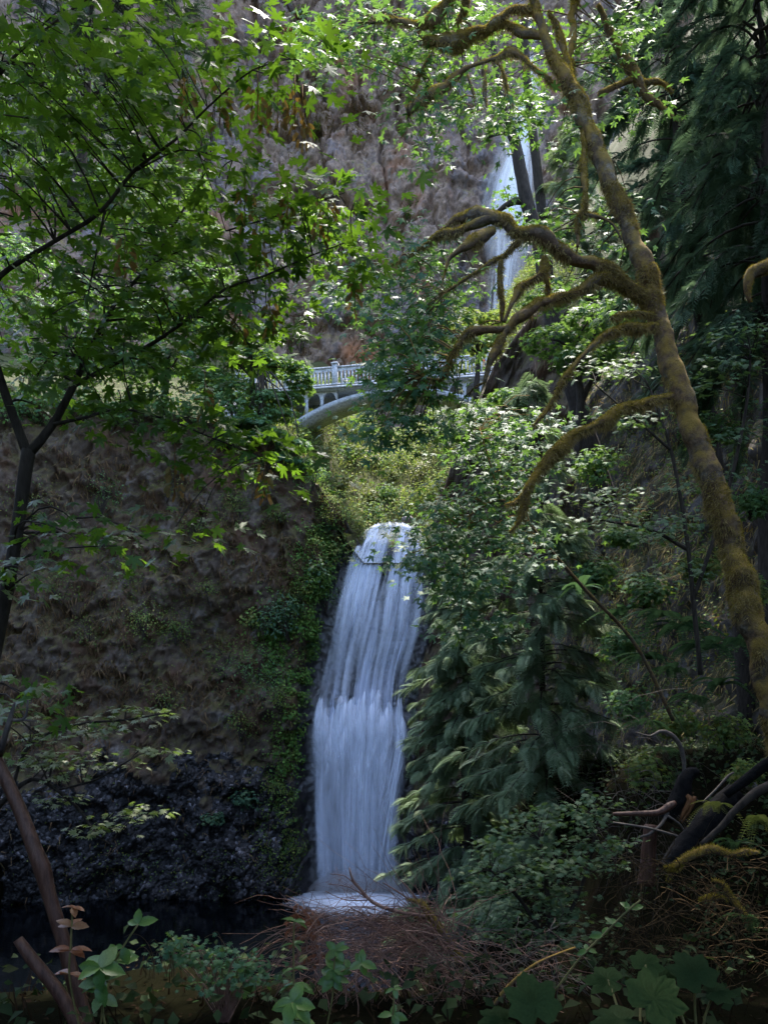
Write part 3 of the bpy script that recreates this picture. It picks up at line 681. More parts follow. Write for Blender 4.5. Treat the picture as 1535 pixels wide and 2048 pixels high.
    # long streaks to the pool, one fanning in from the right
    for i in range(190):
        a0 = S(U(1400, 1620)); strand(a0, a0 + U(.18, .6), U(.08, .95), U(.09, .34), U(.18, .5), out0=.5, out1=U(.6, 1.0), wander=.015, taper=3)
    for i in range(26):
        a0 = S(U(1440, 1540)); strand(a0, a0 + U(.16, .32), U(.86, .99), U(.03, .10), U(.5, .9), out0=.6, out1=1.0, wander=.01, fan=-U(.06, .22))
    mt = water_veil_mat('water_strands', col=(.84, .89, 1.0), su=14, sv=.9, lo=-.1, hi=.9, amax=.97, seed=3.3, edge=.9)
    ac.obj('water_strands', mt, root, smooth=True, kind='stuff')
    # spray over the pool
    n = 14; TH, PH = np.meshgrid(np.linspace(0, np.pi, n), np.linspace(0, 2 * np.pi, 2 * n), indexing='ij')
    d = np.stack([np.sin(TH) * np.cos(PH), np.sin(TH) * np.sin(PH), np.cos(TH)], -1).reshape(-1, 3)
    m, nt, outn, N, L = new_mat('spray'); v = N('ShaderNodeVolumePrincipled'); v.inputs['Color'].default_value = (.95, .97, 1, 1); v.inputs['Density'].default_value = .28; L(v.outputs[0], outn.inputs['Volume'])
    mk('spray_mist', d * A([2.9, 1.5, 1.5]) + A([-1.4, 43.9, POOL_Z + .1]), grid_tris(n, 2 * n), m, smooth=True, kind='stuff', label='soft spray hanging over the foot of the lower fall')
make_lower_fall()

def make_upper_fall():
    root = thing('upper_waterfall', 'tall distant upper waterfall seen through the branches of the mossy maple', 'waterfall', (17.5, 98, 40)); root['kind'] = 'structure'
    tt, LL, zz, l, r, y = sheet(UF, '', 0, {}, nv=90)
    nu = 30; u = np.linspace(0, 1, nu)
    for k, (off, am, su, g) in enumerate([(3.0, .7, 10, 1.0), (3.6, .6, 18, .7), (4.4, .4, 6, 1.35)]):
        c = (l + r) / 2; h = (r - l) / 2 * g
        X = c[:, None] + h[:, None] * (2 * u[None] - 1); Z = np.repeat(zz[:, None], nu, 1); Y = np.repeat(y[:, None], nu, 1) - off - 1.2 * fbm(np.stack([X * .4, 0 * X, Z * .06], -1), 3, 90 + k)
        e = np.sin(np.pi * u)[None] ** 1.6 * np.interp(u, [0, .35, .6, 1], [.55, .8, 1.1, 1.0])[None]; fade = np.clip(tt / .06, 0, 1)[:, None]
        row = np.interp(PCY - F * zz / y, [150, 400, 470, 520, 560, 680], [1, 1, .75, .55, .5, .4])[:, None]
        t = e * fade * row * .95
        uv = np.stack([np.repeat(u[None], len(tt), 0), np.repeat((LL / LL[-1])[:, None], nu, 1)], -1)
        mt = water_veil_mat('upper_water_%d' % k, col=(.95, .96, 1.0), su=su, sv=1.5, lo=.25, hi=.75, amax=am, seed=2.1 * k)
        mk('water_sheet', np.stack([X, Y, Z], -1).reshape(-1, 3), grid_tris(len(tt), nu), mt, root, tint=t.ravel(), uv=uv.reshape(-1, 2), smooth=True)
make_upper_fall()
# ------------------------------------------------------------------ bridge
def arcade(n, sp, z_top, z_spring, th, w_open, seg=7):
    """band with n round-headed openings along u, local (u, w, z); z_spring = spring line, open below"""
    V = []; T = []
    h = w_open / 2
    for side in (-th / 2, th / 2):
        for i in range(n):
            c = (i + .5) * sp
            prof = [(c - sp / 2, z_spring), (c - h, z_spring)] + [(c - h * math.cos(math.pi * k / seg), z_spring + h * math.sin(math.pi * k / seg)) for k in range(1, seg)] + [(c + h, z_spring), (c + sp / 2, z_spring)]
            for (a, za), (b, zb) in zip(prof, prof[1:]):
                k = len(V); V += [[a, side, za], [b, side, zb], [b, side, z_top], [a, side, z_top]]; T += [[k, k + 1, k + 2], [k, k + 2, k + 3]]
    for i in range(n):
        c = (i + .5) * sp
        pr = [(c - h, z_spring)] + [(c - h * math.cos(math.pi * k / seg), z_spring + h * math.sin(math.pi * k / seg)) for k in range(1, seg)] + [(c + h, z_spring)]
        for (a, za), (b, zb) in zip(pr, pr[1:]):
            k = len(V); V += [[a, -th / 2, za], [b, -th / 2, zb], [b, th / 2, zb], [a, th / 2, za]]; T += [[k, k + 1, k + 2], [k, k + 2, k + 3]]
    return A(V), A(T)

def make_bridge():
    a = P(560, 742, 53.0); b = P(1000, 719, 50.2); a[2] = b[2] = 0
    ux = norm(b - a); wx = A([-ux[1], ux[0], 0]); ax = np.stack([ux, wx, [0, 0, 1]])
    o = P(783, 742, 51.6); o[2] = 0
    root = thing('footbridge', 'pale concrete arched footbridge with balustrade crossing above the lower fall', 'bridge', (o[0], o[1], 20.3))
    W = lambda V: np.asarray(V, float) @ ax + o
    c = M['concrete']
    def put(name, V, T, parent=root, smooth=False): return mk(name, W(V), T, c, parent, smooth=smooth)
    zt, zb = 21.8, 20.55
    put('deck', *box((-1.2, 1.2, 20.43), (19.6, 2.9, .25)))
    put('deck_fascia', *box((-1.2, -.30, 20.45), (19.6, .10, .13)))
    # arch rib
    us = np.linspace(-8.4, 8.4, 61); zi = 19.95 - .039 * us ** 2 - .00012 * us ** 4; th = .27 + .004 * us ** 2
    V = []; 
    for u, z, t in zip(us, zi, th): V += [[u, 0, z], [u, 0, z + t], [u, 2.4, z + t], [u, 2.4, z]]
    T = []
    for i in range(60):
        for k in range(4):
            p, q = i * 4 + k, i * 4 + (k + 1) % 4; T += [[p, q, q + 4], [p, q + 4, p + 4]]
    put('arch_rib', V, T)
    ext = lambda u: 19.95 - .039 * u * u - .00012 * u ** 4 + .27 + .004 * u * u
    for s in (-1, 1):
        for w in (.12, 2.28):
            u0 = 3.65 if s > 0 else -3.65 - 4 * 1.05
            Va, Ta = arcade(4, 1.05, 20.30, 19.82, .2, .84); Va = Va + A([u0, w, 0]); put('spandrel_arcade', Va, Ta)
            for k in range(1, 5):
                u = s * (3.65 + 1.05 * k); z0 = ext(u) - .1
                Vc, Tc = box((u, w, (z0 + 19.83) / 2), (.2, .19, 19.83 - z0)); put('spandrel_column', Vc, Tc)
    # two parapets of posts, balusters, arcaded head and coping
    bal = mesh_data('baluster', *box((0, 0, .475), (.105, .12, .95)), c)
    nb = 12; pan = 3.32; sp = (pan - .36) / nb
    for w, near in ((-.16, True), (2.56, False)):
        for k in range(-3, 4):
            u = -3.75 + k * pan + pan * 1 if False else -3.74 + k * pan
            if u > 8.5 or u < -10.6: continue
            po = put('post', *box((u, w, zb + .70), (.34, .34, 1.40)))
            ac = Acc(); [ac.add(W(q[0]), q[1]) for q in (box((u, w, zt + .20), (.46, .46, .10)), box((u, w, zt + .275), (.30, .30, .052)))]; ac.obj('post_cap', c, po)
            put('post_base', *box((u, w, zb + .06), (.44, .42, .14)), parent=po)
        for k in range(-3, 3):
            u = -3.74 + k * pan; um = u + pan / 2
            if um > 7 or um < -10: continue
            put('coping', *box((um, w, zt - .035), (pan - .345, .26, .10)))
            put('base_rail', *box((um, w, zb + .09), (pan - .345, .20, .08)))
            Va, Ta = arcade(nb, sp, zt - .088, zt - .33, .13, sp - .10, 6); put('arcaded_head', Va + A([u + .18, w, 0]), Ta)
            for j in range(1, nb):
                p = W([[u + .18 + j * sp, w, zb + .13]])[0]
                q = bpy.data.objects.new('baluster', bal); q.location = p - A(root.location); q.scale = (1, 1, (zt - .33 - zb - .13) / .95)
                q.rotation_euler = (0, 0, math.atan2(ux[1], ux[0])); link(q, root)
            for j in range(0, nb, 2):
                Vb, Tb = box((u + .3 + j * sp, w, zb + .025), (.16, .2, .05)); 
    # abutment walls carry the ends of the deck
    put('abutment', *box((-10.2, 1.2, 18.6), (2.8, 2.6, 3.35)))
    put('abutment', *box((8.4, 1.2, 18.2), (.9, 2.6, 4.15)))
    return W
BW = make_bridge()

# people crossing the bridge, glimpsed through the leaves
def person(label, u, w, shirt, cap, trousers, seed):
    p0 = BW([[u, w, 20.56]])[0]
    root = thing('person', label, 'person', p0, 'walkers on the footbridge')
    def sk(name, pts, edges, rad, mat):
        me = bpy.data.meshes.new(name); me.from_pydata([tuple(x) for x in pts], edges, []); 
        o = bpy.data.objects.new(name, me); link(o, root)
        md = o.modifiers.new('skin', 'SKIN'); 
        for i, r in enumerate(rad): me.skin_vertices[0].data[i].radius = (r, r * .8)
        me.skin_vertices[0].data[0].use_root = True
        sd = o.modifiers.new('sub', 'SUBSURF'); sd.levels = sd.render_levels = 1
        me.materials.append(mat); return o
    flat = lambda n, c: simple_mat(n, tuple(x * .85 for x in c), c, rough=.8, bump=.05)
    pts = [(0, 0, .92), (0, 0, 1.15), (0, 0, 1.40), (0, 0, 1.50), (0, .01, 1.62), (0, .01, 1.72), (.20, 0, 1.42), (.25, .02, 1.14), (.24, -.10, .90), (.24, -.13, .81), (-.20, 0, 1.42), (-.25, .02, 1.14), (-.24, -.10, .90), (-.24, -.13, .81), (.10, 0, .88), (.11, -.03, .48), (.11, .04, .08), (.11, -.10, .04), (-.10, 0, .88), (-.11, .05, .48), (-.11, .10, .08), (-.11, -.04, .04)]
    ed = [(0, 1), (1, 2), (2, 3), (3, 4), (4, 5), (2, 6), (6, 7), (7, 8), (8, 9), (2, 10), (10, 11), (11, 12), (12, 13), (0, 14), (14, 15), (15, 16), (16, 17), (0, 18), (18, 19), (19, 20), (20, 21)]
    rad = [.15, .14, .16, .055, .095, .08, .07, .05, .04, .035, .07, .05, .04, .035, .095, .065, .045, .04, .095, .065, .045, .04]
    sk('body', pts, ed, rad, flat('skin', (.45, .28, .20)))
    sk('shirt', pts[:3] + [pts[6], pts[7], pts[10], pts[11]], [(0, 1), (1, 2), (2, 3), (3, 4), (2, 5), (5, 6)], [.165, .155, .175, .085, .065, .085, .065], flat('shirt_%d' % seed, shirt))
    sk('trousers', [pts[0], pts[14], pts[15], pts[16], pts[18], pts[19], pts[20]], [(0, 1), (1, 2), (2, 3), (0, 4), (4, 5), (5, 6)], [.16, .11, .08, .065, .11, .08, .065], flat('trousers_%d' % seed, trousers))
    sk('cap', [(0, .02, 1.69), (0, .02, 1.77), (0, -.10, 1.69)], [(0, 1), (0, 2)], [.10, .07, .05], flat('cap_%d' % seed, cap))
person('walker in an orange cap and pale lilac shirt behind the bridge balustrade', 3.45, .5, (.55, .45, .62), (.75, .22, .04), (.05, .06, .10), 1)
person('walker in a red shirt farther along the bridge', 6.1, .7, (.65, .10, .05), (.25, .05, .04), (.03, .05, .05), 2)

# boulder on the stream bed above the lip
def boulder(name, label, c, r, seed, mat, squash=.7, group=None):
    n = 22; th = np.linspace(0, np.pi, n); ph = np.linspace(0, 2 * np.pi, 2 * n)
    TH, PH = np.meshgrid(th, ph, indexing='ij')
    d = np.stack([np.sin(TH) * np.cos(PH), np.sin(TH) * np.sin(PH), np.cos(TH)], -1)
    f1, f2, cc = worley(d * 1.3 + seed, seed)
    R = r * (1 + .30 * fbm(d * 1.3 + seed, 4, seed) + .25 * (f1 - .5))
    V = d * R[..., None] * A([1, .8, squash])
    return mk(name, V.reshape(-1, 3) + A(c), grid_tris(n, 2 * n), mat, smooth=True, label=label, cat='boulder', group=group)
boulder('boulder', 'grey boulder sitting at the lip above the lower fall', P(815, 1044, 51.5) + A([0, 0, .15]), .42, 3, M['stone'])
boulder('boulder', 'pale rounded stone on the slope right of the charred log', P(1503, 1572, 11.2), .085, 5, M['stone'])
# ------------------------------------------------------------------ trees
def skeleton_samples(paths):
    return np.concatenate([q for q in paths])

def twig_to(a, b, r0, r1, sag=.12, m=6):
    t = np.linspace(0, 1, m)[:, None]; L = np.linalg.norm(b - a)
    side = norm(rng.normal(size=3)) * L * .10
    p = a + (b - a) * t + np.sin(np.pi * t) * (side + A([0, 0, sag * L])) 
    return np.concatenate([p, (r0 + (r1 - r0) * t)], 1)

def clusters_from(ells):
    out = []
    for cx, cy, rx, ry, d0, d1, n in ells:
        a = rng.uniform(0, 2 * np.pi, n); r = np.sqrt(rng.random(n)); d = rng.uniform(d0, d1, n)
        for i in range(n): out.append(P(cx + rx * r[i] * np.cos(a[i]), cy + ry * r[i] * np.sin(a[i]), d[i]))
    return A(out)

def cluster_leaves(C, per, spread, flat=.35, up=1.0, tilt=.45, droop=.35, toward=None):
    """leaf positions and frames around cluster centres: layered, blades facing up, tips out and down"""
    k = len(C) * per
    off = rng.normal(size=(k, 3)) * A([spread, spread, spread * flat]) * .6
    pos = np.repeat(C, per, 0) + off
    nrm = A([0, 0, up]) + rng.normal(size=(k, 3)) * tilt
    tip = norm(off * A([1, 1, .3]) + rng.normal(size=(k, 3)) * .12 * spread) + A([0, 0, -droop]) + rng.normal(size=(k, 3)) * .3
    if toward is not None: nrm = nrm + A(toward)
    return pos, frames(nrm, tip)

def leafy(root, tpls, mat, pos, R, s, nobj=0, stuff='foliage'):
    """largest leaves in view as single leaf parts, the rest as one mass"""
    k = len(pos)
    big = s / np.maximum(pos[:, 1], .5)
    px = PCX + pos[:, 0] / pos[:, 1] * F; py = PCY - pos[:, 2] / pos[:, 1] * F
    vis = (px > 0) & (px < 1535) & (py > 0) & (py < 2048)
    order = np.argsort(-(big * vis)); sel = order[:nobj]; rest = order[nobj:]
    if nobj:
        me = []
        for j, (tv, tt) in enumerate(tpls): me.append(mesh_data('leaf', tv, tt, mat))
        for c, i in enumerate(sel): inst('leaf', me[c % len(me)], pos[i], R[i], float(s[i]), root)
    ac = Acc(); ch = rng.integers(0, len(tpls), len(rest))
    for j, (tv, tt) in enumerate(tpls):
        i = rest[ch == j]
        if len(i): V, T, t = scatter(tv, tt, pos[i], R[i], s[i]); ac.add(V, T, t)
    if ac.n: ac.obj(stuff, mat, root, kind='stuff')

def moss_on(V, T, n, L, W, down=.0, mat=None, name='moss', root=None, top=0.0, keep=None):
    """short moss blades standing on (and hanging from) a limb"""
    p, nr = surf_sample(V, T, n)
    m = fbm(p * 2.4, 3, 77) * 1.4 + top * nr[:, 2]
    k = m > (-.15 if keep is None else keep); p, nr = p[k], nr[k]; n = len(p)
    d = norm(nr + rng.normal(size=(n, 3)) * .45 + A([0, 0, -down]))
    fac = frames(norm(rng.normal(size=(n, 3))), d)
    # blade width across, tip along d
    side = norm(np.cross(d, rng.normal(size=(n, 3)))); l = L * rng.uniform(.5, 1.4, n)[:, None]; w = W * rng.uniform(.6, 1.3, n)[:, None]
    a = p - nr * .004 - side * w; b = p - nr * .004 + side * w; c = p + d * l
    VV = np.stack([a, b, c], 1).reshape(-1, 3); TT = np.arange(3 * n).reshape(-1, 3)
    return VV, TT, np.repeat(rng.random(n), 3)

def maple(name, label, base, limbs, ells, tpls, mat, leaf, per, spread, bark, nobj=300, limb_amp=.15, seg=9, step=.08, twig=(.010, .003), mossy=False, tilt=.45, flat=.35, droop=.35, names=None, group=None, toward=None, along=0, wk=1.0):
    root = thing(name, label, 'tree', base, group)
    paths = []
    for k, rows in enumerate(limbs):
        q = smooth_path(pxpath([(a, b, d, w * wk) for a, b, d, w in rows]), step); paths.append(q)
        if limb_amp > .3:
            q[:, :3] += A([fbm(q[:, :3] * 2.6 + j * 9, 3, 70 + j) for j in range(3)]).T * np.minimum(.09, 1.2 * q[:, 3:4] + .02) * np.minimum(1, np.arange(len(q)) / 8)[:, None] * (.5 if k == 0 else 1)
        if limb_amp > .3:   # moss cushions: swellings along the limb, sagging below
            f1, f2, c = worley(q[:, :3] * 3.2, 60 + k); g = np.clip(1.15 - 1.3 * f1, 0, 1) * c
            q = q.copy(); q[:, 3] *= .84 + (.12 if k == 0 else .9) * g; q[:, 2] -= (0 if k == 0 else .35) * g * q[:, 3]
        V, T, uv = tube(q, seg if k else seg + 10, limb_amp, 2.2 if limb_amp < .3 else 4.5, 10 + k)
        mk('trunk' if k == 0 else 'branch', V, T, bark, root, uv=uv, smooth=True)
    S = skeleton_samples(paths)
    C = clusters_from(ells)
    ac = Acc()
    ext = []
    for c in C:
        d = np.linalg.norm(S[:, :3] - c, axis=1) + .6 * np.maximum(0, S[:, 2] - c[2]); i = int(np.argmin(d)); a = S[i]
        tw = twig_to(a[:3], c, min(max(a[3] * .6, twig[1]), twig[0]), twig[1]); V, T, uv = tube(tw, 4, cap=False); ac.add(V, T)
        if along: ext.append(tw[3:5, :3])
    if ac.n: ac.obj('twigs', bark, root, kind='stuff')
    if along and ext: C = np.concatenate([C] + ext)
    pos, R = cluster_leaves(C, per, spread, flat, 1.0, tilt, droop, toward)
    s = leaf * rng.uniform(.5, 1.25, len(pos))
    leafy(root, tpls, mat, pos, R, s, nobj)
    return root, paths, C

# --- T1: bigleaf maple overhanging from the left
D = 6.2
limbs = [
 [(-35, 1420, 6.2, 52), (0, 1250, 6.2, 46), (20, 1150, 6.2, 44), (38, 1040, 6.2, 44), (50, 950, 6.2, 44), (58, 900, 6.2, 46)],
 [(56, 910, 6.2, 36), (30, 840, 6.2, 32), (5, 770, 6.1, 30), (-20, 680, 6.0, 26), (-15, 600, 5.9, 22), (0, 552, 5.8, 18), (110, 482, 5.7, 14), (200, 425, 5.6, 13), (265, 345, 5.5, 11), (350, 280, 5.4, 9), (415, 215, 5.3, 7), (505, 140, 5.2, 5), (580, 118, 5.2, 3)],
 [(60, 905, 6.2, 34), (105, 850, 6.2, 28), (150, 765, 6.3, 24), (170, 720, 6.4, 20), (190, 680, 6.5, 18), (235, 600, 6.6, 14), (300, 530, 6.7, 10), (360, 430, 6.8, 7), (420, 330, 6.8, 4)],
 [(150, 770, 6.3, 18), (215, 735, 6.3, 15), (300, 690, 6.2, 13), (380, 635, 6.1, 11), (450, 578, 6.0, 9), (525, 553, 5.9, 7), (625, 510, 5.8, 5), (705, 480, 5.7, 3)],
 [(100, 850, 6.2, 14), (170, 835, 6.1, 11), (240, 818, 6.0, 9), (330, 838, 5.9, 7), (430, 878, 5.8, 5), (520, 912, 5.7, 4), (585, 935, 5.7, 3)],
 [(210, 420, 5.6, 9), (190, 520, 5.8, 7), (175, 600, 6.0, 6)],
 [(-20, 690, 6.0, 22), (-60, 500, 6.0, 18), (-60, 300, 6.0, 16), (0, 150, 6.0, 12), (90, 60, 6.0, 8), (200, -20, 6.0, 6)],
 [(265, 345, 5.5, 6), (360, 300, 5.6, 5), (430, 312, 5.6, 4), (500, 330, 5.6, 3)],
 [(300, 530, 6.7, 7), (430, 470, 6.5, 6), (560, 430, 6.2, 4), (690, 385, 6.0, 3)],
]
ells = [(110, 120, 190, 170, 4.6, 8.5, 34), (70, 330, 130, 150, 4.8, 8.5, 20), (320, 60, 110, 55, 5, 7.5, 10), (250, 230, 150, 100, 5, 8, 22), (400, 140, 80, 55, 5, 7, 7), (575, 130, 55, 30, 5.0, 5.5, 7),
        (390, 280, 70, 55, 5.2, 7.5, 7), (250, 410, 170, 80, 5.2, 8, 24), (450, 370, 60, 35, 5.4, 6.5, 4), (630, 400, 90, 28, 5.6, 6.4, 9), (530, 440, 100, 35, 5.6, 7, 9), (640, 505, 110, 22, 5.6, 6.3, 9), (420, 520, 130, 50, 5.6, 7.5, 14),
        (230, 560, 170, 70, 5.6, 8, 20), (60, 600, 100, 120, 5.5, 8.5, 14), (380, 620, 110, 50, 5.7, 7, 10), (220, 690, 180, 50, 5.6, 7.5, 14), (70, 760, 90, 50, 5.5, 7.5, 7), (520, 600, 70, 30, 5.7, 6.2, 3),
        (480, 680, 80, 35, 5.8, 6.8, 5), (300, 770, 130, 30, 5.7, 6.8, 7), (260, 845, 40, 25, 5.8, 6.4, 3), (390, 860, 60, 30, 5.6, 6.2, 6), (470, 900, 70, 30, 5.6, 6.1, 6), (560, 935, 35, 18, 5.6, 5.9, 3), (340, 1060, 70, 30, 5.2, 6, 3), (180, 1080, 120, 40, 5.2, 6.5, 5),
        (30, 1180, 50, 60, 5.2, 6.2, 4), (50, 1400, 40, 60, 5.2, 6.2, 3)]
T1, T1paths, T1C = maple('maple_tree', 'large dark maple overhanging the left side with backlit green leaves', P(-35, 1420, 6.2) + A([0, 0, -4.5]), limbs, ells, LEAF_HI, M['maple_leaf'], .088, 18, .36, M['bark'], nobj=300, limb_amp=.12, step=.10, twig=(.012, .004), tilt=.46, droop=.6, along=0, toward=(.1, -.30, 0), wk=.58)
# hanging seed clusters
def seeds(root, spots, n=22):
    for (px, py, d) in spots:
        c = P(px, py, d); k = n
        h = rng.uniform(0, .26, k); a = rng.uniform(0, 6.28, k); r = .03 + .02 * rng.random(k)
        pos = c + np.stack([r * np.cos(a), r * np.sin(a), -h], -1)
        tip = np.stack([np.cos(a) * .5, np.sin(a) * .5, -np.ones(k)], -1); nr = np.stack([-np.sin(a), np.cos(a), 0 * a], -1) + rng.normal(size=(k, 3)) * .4
        V, T, t = scatter(A([[-.18, 0, 0], [.18, 0, 0], [.26, .6, .05], [-.16, .75, 0], [.05, 1, 0]]), A([[0, 1, 2], [0, 2, 3], [3, 2, 4]]), pos, frames(nr, tip), np.full(k, .062))
        q = np.stack([c + A([0, 0, .12]), c, c + A([0, 0, -.26])]); Vt, Tt, _ = tube(np.concatenate([q, [[.003]] * 3], 1), 4)
        ac = Acc(); ac.add(V, T, t); ac.add(Vt, Tt); ac.obj('seed_cluster', M['samara'], root)
seeds(T1, [(515, 170, 5.2), (555, 175, 5.2), (590, 185, 5.2), (605, 205, 5.25), (375, 150, 5.4), (440, 180, 5.4), (490, 380, 5.6), (655, 400, 5.8), (640, 410, 5.9), (520, 450, 6.0), (710, 560, 5.9), (540, 600, 5.9), (480, 620, 6), (350, 920, 5.8), (530, 930, 5.7), (410, 770, 6), (250, 470, 5.6), (575, 400, 5.8)])

# --- T2: leaning moss-covered maple
limbs = [
 [(1600, 1640, 9.2, 112), (1548, 1420, 9.4, 106), (1515, 1290, 9.5, 102), (1490, 1200, 9.6, 98), (1462, 1100, 9.8, 92), (1432, 1000, 9.9, 90), (1402, 900, 10.0, 86), (1365, 800, 10.1, 80), (1332, 690, 10.2, 76), (1302, 590, 10.3, 72), (1266, 480, 10.4, 64), (1224, 385, 10.5, 58), (1190, 290, 10.6, 56), (1150, 200, 10.7, 54), (1112, 130, 10.8, 46), (1082, 60, 10.9, 36), (1066, 0, 11.0, 30), (1058, -60, 11.0, 26)],
 [(1090, 72, 10.9, 26), (1040, 66, 11.0, 26), (1002, 50, 11.1, 26), (960, 70, 11.2, 34), (905, 80, 11.3, 36), (850, 84, 11.4, 30)],
 [(1070, 20, 11, 18), (1025, 22, 11, 22), (985, 45, 11, 14), (970, 62, 11.1, 8)],
 [(930, -30, 11.2, 24), (928, 15, 11.3, 24), (915, 45, 11.4, 18)],
 [(915, -30, 11.2, 26), (890, 12, 11.3, 28), (862, 42, 11.4, 30), (832, 54, 11.5, 20), (798, 40, 11.6, 20), (770, 36, 11.7, 12), (750, 45, 11.8, 6)],
 [(1105, 170, 10.8, 20), (1070, 135, 10.8, 14), (1048, 120, 10.9, 14), (1003, 108, 11.0, 26), (968, 125, 11.1, 12), (933, 145, 11.2, 14), (890, 172, 11.3, 26), (860, 190, 11.3, 34), (815, 218, 11.4, 30)],
 [(1165, 262, 10.6, 14), (1166, 330, 10.5, 18), (1170, 400, 10.4, 20), (1158, 440, 10.4, 16), (1152, 495, 10.4, 10)],
 [(1168, 425, 10.4, 12), (1200, 435, 10.4, 10), (1225, 455, 10.4, 8), (1240, 480, 10.4, 6)],
 [(1300, 612, 10.3, 56), (1272, 588, 10.2, 50), (1246, 560, 10.1, 44), (1203, 532, 10.0, 46), (1148, 520, 9.9, 42), (1112, 497, 9.9, 50), (1068, 470, 9.9, 54), (1036, 462, 9.9, 40), (1003, 438, 10.0, 38), (968, 440, 10.1, 26), (918, 462, 10.2, 20), (878, 470, 10.3, 16), (843, 495, 10.5, 12), (805, 520, 10.7, 8), (768, 540, 10.9, 4)],
 [(1003, 440, 10.0, 26), (960, 428, 10.2, 36), (915, 440, 10.4, 28), (885, 462, 10.5, 12)],
 [(985, 460, 10.0, 20), (955, 472, 9.9, 30), (925, 495, 9.8, 24), (900, 520, 9.8, 14), (885, 560, 9.8, 6)],
 [(1240, 562, 10.1, 30), (1200, 556, 10.0, 32), (1158, 575, 9.9, 30), (1108, 592, 9.8, 28), (1068, 605, 9.7, 30), (1033, 630, 9.6, 24), (1013, 652, 9.6, 26), (968, 657, 9.6, 28), (933, 672, 9.6, 30), (905, 708, 9.6, 16), (888, 742, 9.6, 14), (872, 760, 9.6, 12), (845, 755, 9.6, 10)],
 [(1018, 650, 9.6, 22), (1000, 682, 9.6, 24), (980, 722, 9.6, 20), (972, 768, 9.6, 10)],
 [(1088, 515, 9.9, 20), (1085, 540, 9.8, 18), (1060, 556, 9.8, 18), (1035, 572, 9.8, 20), (1022, 605, 9.7, 16), (1008, 640, 9.7, 10)],
 [(1083, 535, 9.9, 14), (1094, 565, 10.0, 16), (1098, 590, 10.0, 8)],
 [(1038, 480, 9.9, 18), (1008, 508, 9.9, 16), (968, 530, 9.9, 14), (943, 548, 9.9, 10), (893, 582, 10, 5)],
 [(1000, 520, 9.9, 8), (998, 560, 9.9, 18), (1002, 600, 9.9, 16), (1004, 640, 9.9, 10)],
 [(1312, 630, 10.2, 14), (1262, 626, 10.0, 18), (1222, 637, 9.9, 10)],
 [(1322, 652, 10.2, 26), (1262, 655, 10.0, 26), (1205, 672, 9.8, 26), (1178, 702, 9.7, 18), (1138, 742, 9.6, 16), (1108, 790, 9.5, 13), (1088, 822, 9.5, 10), (1066, 852, 9.4, 5)],
 [(1350, 792, 10.1, 28), (1298, 803, 9.9, 24), (1248, 815, 9.7, 24), (1198, 846, 9.5, 28), (1153, 872, 9.4, 26), (1113, 906, 9.3, 26), (1083, 938, 9.2, 26), (1058, 968, 9.1, 22), (1030, 1000, 9.1, 14), (1010, 1008, 9.1, 6)],
 [(1055, 985, 9.1, 16), (1047, 1015, 9.1, 18), (1036, 1045, 9.1, 12), (1022, 1066, 9.1, 5)],
 [(1140, 165, 10.8, 20), (1126, 110, 10.9, 20), (1112, 60, 11.0, 18), (1096, 20, 11.0, 14)],
 [(1150, 190, 10.9, 26), (1140, 120, 11.3, 24), (1142, 40, 11.6, 22), (1150, -40, 11.9, 20)],
 [(860, 110, 11.4, 6), (838, 150, 11.5, 10), (825, 190, 11.5, 8), (815, 235, 11.5, 4)],
 [(1000, 130, 11.0, 5), (1012, 165, 11, 9), (1018, 200, 11, 4)], [(970, 140, 11.1, 6), (968, 180, 11.1, 11), (972, 215, 11.1, 4)], [(935, 150, 11.2, 6), (945, 190, 11.2, 10), (945, 215, 11.2, 4)],
]
ells = [(690, 95, 95, 40, 11.2, 13, 16), (640, 80, 40, 25, 11.5, 12.5, 4), (820, 110, 90, 50, 11, 13, 12), (900, 200, 120, 60, 10.8, 13, 18), (970, 235, 70, 35, 10.8, 12.5, 5), (860, 280, 60, 40, 11, 12.5, 5), (800, 40, 90, 40, 11, 13, 10), (960, 30, 90, 40, 11, 13, 12),
        (1020, 200, 60, 60, 10.8, 12, 7), (1140, 230, 50, 60, 10.6, 12, 5), (1210, 430, 60, 100, 11, 13, 8), (1060, 470, 50, 30, 10.6, 11.6, 4), (1120, 460, 50, 30, 10.8, 12, 4), (1180, 590, 60, 40, 11, 13, 6),
        (840, 490, 80, 40, 10.2, 12, 9), (720, 590, 70, 35, 10.6, 12.2, 12), (800, 560, 70, 30, 10.4, 12, 6), (900, 560, 60, 40, 10.2, 12, 7), (815, 655, 90, 45, 9.8, 11.6, 22), (880, 600, 60, 30, 10, 11.5, 5),
        (815, 730, 62, 55, 9.6, 11.2, 26), (800, 805, 55, 45, 9.6, 11, 15), (780, 880, 55, 40, 9.6, 10.8, 7), (850, 860, 60, 30, 9.6, 11, 6), (950, 700, 60, 40, 10, 11.5, 3), (900, 830, 60, 35, 10.5, 12, 6),
        (1190, 120, 60, 60, 11, 13, 8), (1240, 60, 80, 50, 11, 13.5, 9), (1280, 200, 60, 40, 11.5, 13.5, 5), (680, 500, 50, 25, 11, 12, 3)]
T2, T2paths, T2C = maple('maple_tree', 'leaning moss covered maple with crooked golden mossy branches on the right', P(1600, 1640, 9.2), limbs, ells, LEAF_MD, M['maple_leaf2'], .098, 24, .38, M['maplebark'], nobj=300, limb_amp=.5, seg=14, step=.03, twig=(.012, .004), tilt=.45, droop=.5, toward=(-.1, -.5, 0), wk=.60)
ac = Acc(); ac2 = Acc()
